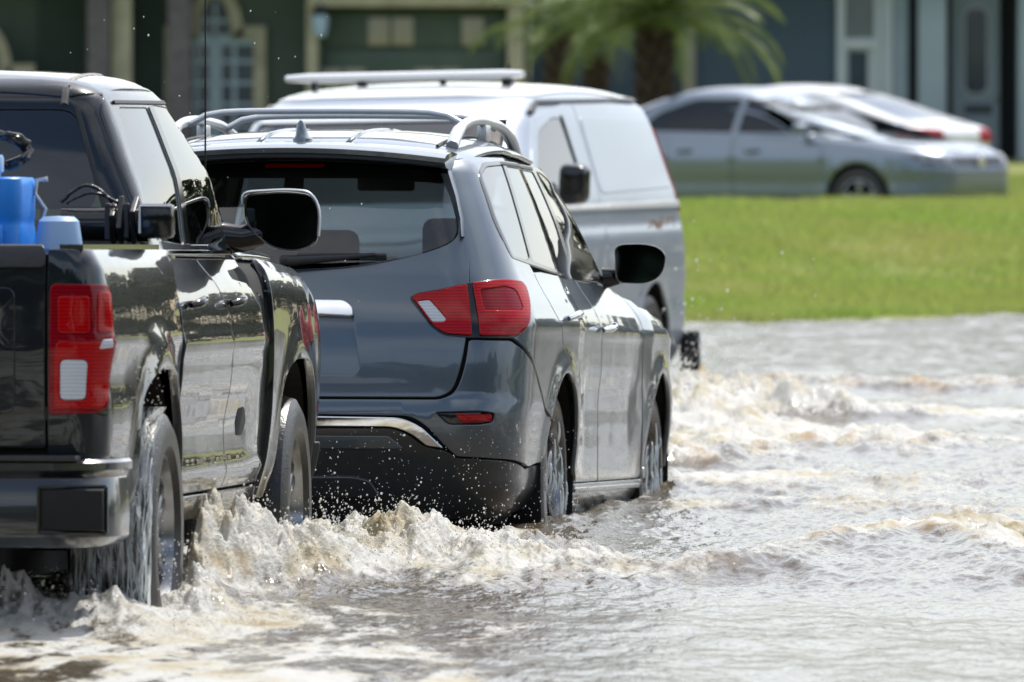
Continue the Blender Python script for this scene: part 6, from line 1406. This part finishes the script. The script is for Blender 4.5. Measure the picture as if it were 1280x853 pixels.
def build_palms():
    tm = mat('palm_trunk', (.075, .05, .035), .95, noise=(8, (.04, .028, .02), .5), bump=(18, .03)); fm = bpy.data.materials.new('palm_leaflet'); fm.use_nodes = True
    nt = fm.node_tree; b = nt.nodes['Principled BSDF']; b.inputs['Roughness'].default_value = .4; tc = nt.nodes.new('ShaderNodeTexCoord'); n = nt.nodes.new('ShaderNodeTexNoise'); n.inputs['Scale'].default_value = 3; nt.links.new(tc.outputs['Object'], n.inputs['Vector'])
    r = nt.nodes.new('ShaderNodeValToRGB'); r.color_ramp.elements[0].position = .35; r.color_ramp.elements[1].position = .65; r.color_ramp.elements[0].color = (.075, .13, .03, 1); r.color_ramp.elements[1].color = (.16, .21, .05, 1); nt.links.new(n.outputs['Fac'], r.inputs[0]); nt.links.new(r.outputs[0], b.inputs['Base Color'])
    t_ = nt.nodes.new('ShaderNodeBsdfTranslucent'); nt.links.new(r.outputs[0], t_.inputs[0]); mx = nt.nodes.new('ShaderNodeMixShader'); mx.inputs[0].default_value = .4; nt.links.new(b.outputs[0], mx.inputs[1]); nt.links.new(t_.outputs[0], mx.inputs[2]); nt.links.new(mx.outputs[0], nt.nodes['Material Output'].inputs[0])
    rng = random.Random(4)
    def frond_mesh(k, L_=1.75, droop=1.0):
        V, F = [], []; n = 44
        for i in range(n + 1):
            s = i / n; x = L_ * s * (1 - .10 * s * s); z = .55 * L_ * s * (1 - s * 1.15 * droop) ; w_ = .012 * (1 - s) + .003
            V += [(x, -w_, z), (x, w_, z), (x, 0, z - w_)]
            if i: a = 3 * i; F += [(a - 3, a, a + 1, a - 2), (a - 3, a - 1, a + 2, a), (a - 2, a + 1, a + 2, a - 1)]
        for i in range(4, n + 1):
            s = i / n; x = L_ * s * (1 - .10 * s * s); z = .55 * L_ * s * (1 - s * 1.15 * droop); ll = .42 * math.sin(math.pi * min(1, .12 + s * .86)) ** .7 * (.85 + .3 * rng.random())
            for sd_ in (-1, 1):
                a = R(38 + 20 * (1 - s)) ; dz = -.30 * ll * (.6 + .8 * rng.random()); tip = (x + ll * math.cos(a), sd_ * ll * math.sin(a), z + dz); mid = (x + ll * .5 * math.cos(a), sd_ * ll * .5 * math.sin(a), z + .04); c = len(V)
                V += [(x - .012, 0, z), (x + .012, 0, z), (mid[0] + .014, mid[1], mid[2]), (mid[0] - .014, mid[1], mid[2]), tip]; F += [(c, c + 1, c + 2, c + 3), (c + 3, c + 2, c + 4)]
        me = bpy.data.meshes.new('frond'); me.from_pydata(V, [], F); me.materials.append(fm); me.update(); return me
    fr = [frond_mesh(k, 1.75 + .15 * k, .8 + .18 * k) for k in range(4)]
    def palm(x, y, z0, zc, r, label, nf=24, sc_=1.0):
        t = thing('palm_tree', label, 'palm tree', (x, y * YS, z0), group='palms in front of the houses'); bm = bmesh.new(); h = zc - z0
        bm_lathe(bm, [(r * 1.25, -.1), (r * .95, .25), (r * .85, h * .6), (r * 1.0, h * .85), (r * .7, h)], 14, 'z')
        for k in range(60):
            a = k * 2.4; zz = h * (.25 + .72 * k / 60); rr = r * (.92 + .1 * (zz / h))
            bm_box(bm, (rr * math.cos(a), rr * math.sin(a), zz), (.10, .09, .16), rot=Matrix.Rotation(a, 4, 'Z') @ Matrix.Rotation(R(28), 4, 'Y'))
        bm_obj('trunk', bm, tm, t)
        for k in range(nf):
            el = R(72 - 100 * (k / nf) ** .9 + rng.uniform(-6, 6)); az = k * 2.39996 + rng.uniform(-.2, .2)
            o = bpy.data.objects.new('frond', fr[k % 4]); link(o, t); s = sc_ * rng.uniform(.85, 1.1)
            o.matrix_local = Matrix.Translation((0, 0, h - .02)) @ Matrix.Rotation(az, 4, 'Z') @ Matrix.Rotation(-el * .8, 4, 'Y') @ Matrix.Scale(s, 4)
        return t
    palm(H(818, 92), 92, .55, 2.42, .18, 'stout palm with thick brown trunk in front of the blue house', 46, .82)
    palm(H(698, 95), 95, .6, 2.45, .12, 'slender dark palm beside the corner of the green house', 20, .62)
    palm(H(745, 97), 97, .6, 2.15, .10, 'low bright green palm between the slender and the stout palm', 16, .68)
def build_treeline():
    """distant wood all round the flooded street, seen here only in reflections"""
    m = mat('tree_foliage', (.034, .055, .018), .8, noise=(.35, (.020, .036, .012), .5)); rng = np.random.RandomState(8); V, F = [], []; c = 0
    def clump(x, y, z, r, n, lf=.085):
        nonlocal c
        p = rng.randn(n, 3); p /= np.linalg.norm(p, axis=1, keepdims=True); p *= r * rng.rand(n, 1) ** .4; p[:, 2] *= .8; ctr = p + (x, y, z); u = rng.randn(n, 3); v = rng.randn(n, 3); s = r * lf
        u = u / np.linalg.norm(u, axis=1, keepdims=True) * s; v = v / np.linalg.norm(v, axis=1, keepdims=True) * s
        q = np.stack([ctr - u - v, ctr + u - v, ctr + u + v, ctr - u + v], 1).reshape(-1, 3); V.append(q); F.append(np.arange(4 * n).reshape(-1, 4) + c); c += 4 * n
    for k in range(330):
        a = R(rng.uniform(9, 350)); d = rng.uniform(110, 160); hh = rng.uniform(4, 8)
        if 130 <= k < 210: a = R(115 + 130 * (k - 130) / 80 + rng.uniform(-3, 3)); d = rng.uniform(70, 100); hh = rng.uniform(13, 19)  # unseen trees behind the camera, added tall and dense to darken rear reflections
        if 210 <= k < 270: a = R(rng.uniform(12, 75)); d = rng.uniform(62, 100); hh = rng.uniform(2.6, 6.0)
        x, y = d * math.sin(a), 28 + d * math.cos(a)
        if k >= 270: x, y, hh = rng.uniform(-90, 60), rng.uniform(185, 220), rng.uniform(6, 11)
        elif abs(x) < 15 and y > 0: continue
        for j in range(9): clump(x + rng.randn() * hh * .2, y + rng.randn() * hh * .2, .8 + hh * (.35 + .60 * rng.rand()), hh * .24, 150 if 210 <= k < 270 else 75, .085 if 210 <= k < 270 else .16)
        clump(x, y, .9, 2.2, 90)
        q = np.array([[-.18, 0, -.4], [.18, 0, -.4], [.07, 0, hh * .75], [-.07, 0, hh * .75], [0, -.18, -.4], [0, .18, -.4], [0, .07, hh * .75], [0, -.07, hh * .75]]) + (x, y, 0); V.append(q); F.append(np.array([[0, 1, 2, 3], [4, 5, 6, 7]]) + c); c += 8
    o = mesh_obj('distant_wood', np.concatenate(V), np.concatenate(F), m, smooth=False); o['kind'] = 'stuff'
    gm = mat('verge_grass', (.13, .18, .04), .9, noise=(.3, (.10, .14, .035), .5))
    for nm, pts in (('verge', [(9, -60), (14, 40), (60, 126), (260, 126), (260, -60)]), ('verge', [(-20, -60), (-120, -60), (-120, 120), (-30, 120), (-20, 40)])):
        o = mesh_obj(nm, [(a, b, .12) for a, b in pts], [tuple(range(len(pts)))], gm, smooth=False); o['kind'] = 'structure'

#==BUILD
build_ground()
build_water()
build_houses()
build_palms()
build_treeline()
build_van()
build_sedan('parked_sedan', 'silver sedan with dark tinted windows parked facing right on the lawn edge', M['silver_paint'], SEDAN_POS)
build_sedan('parked_car', 'white car parked behind the silver sedan with its red tail lamps showing', M['white_paint'], WHITE_POS)
build_suv()
build_truck()
build_cargo()
build_spray()
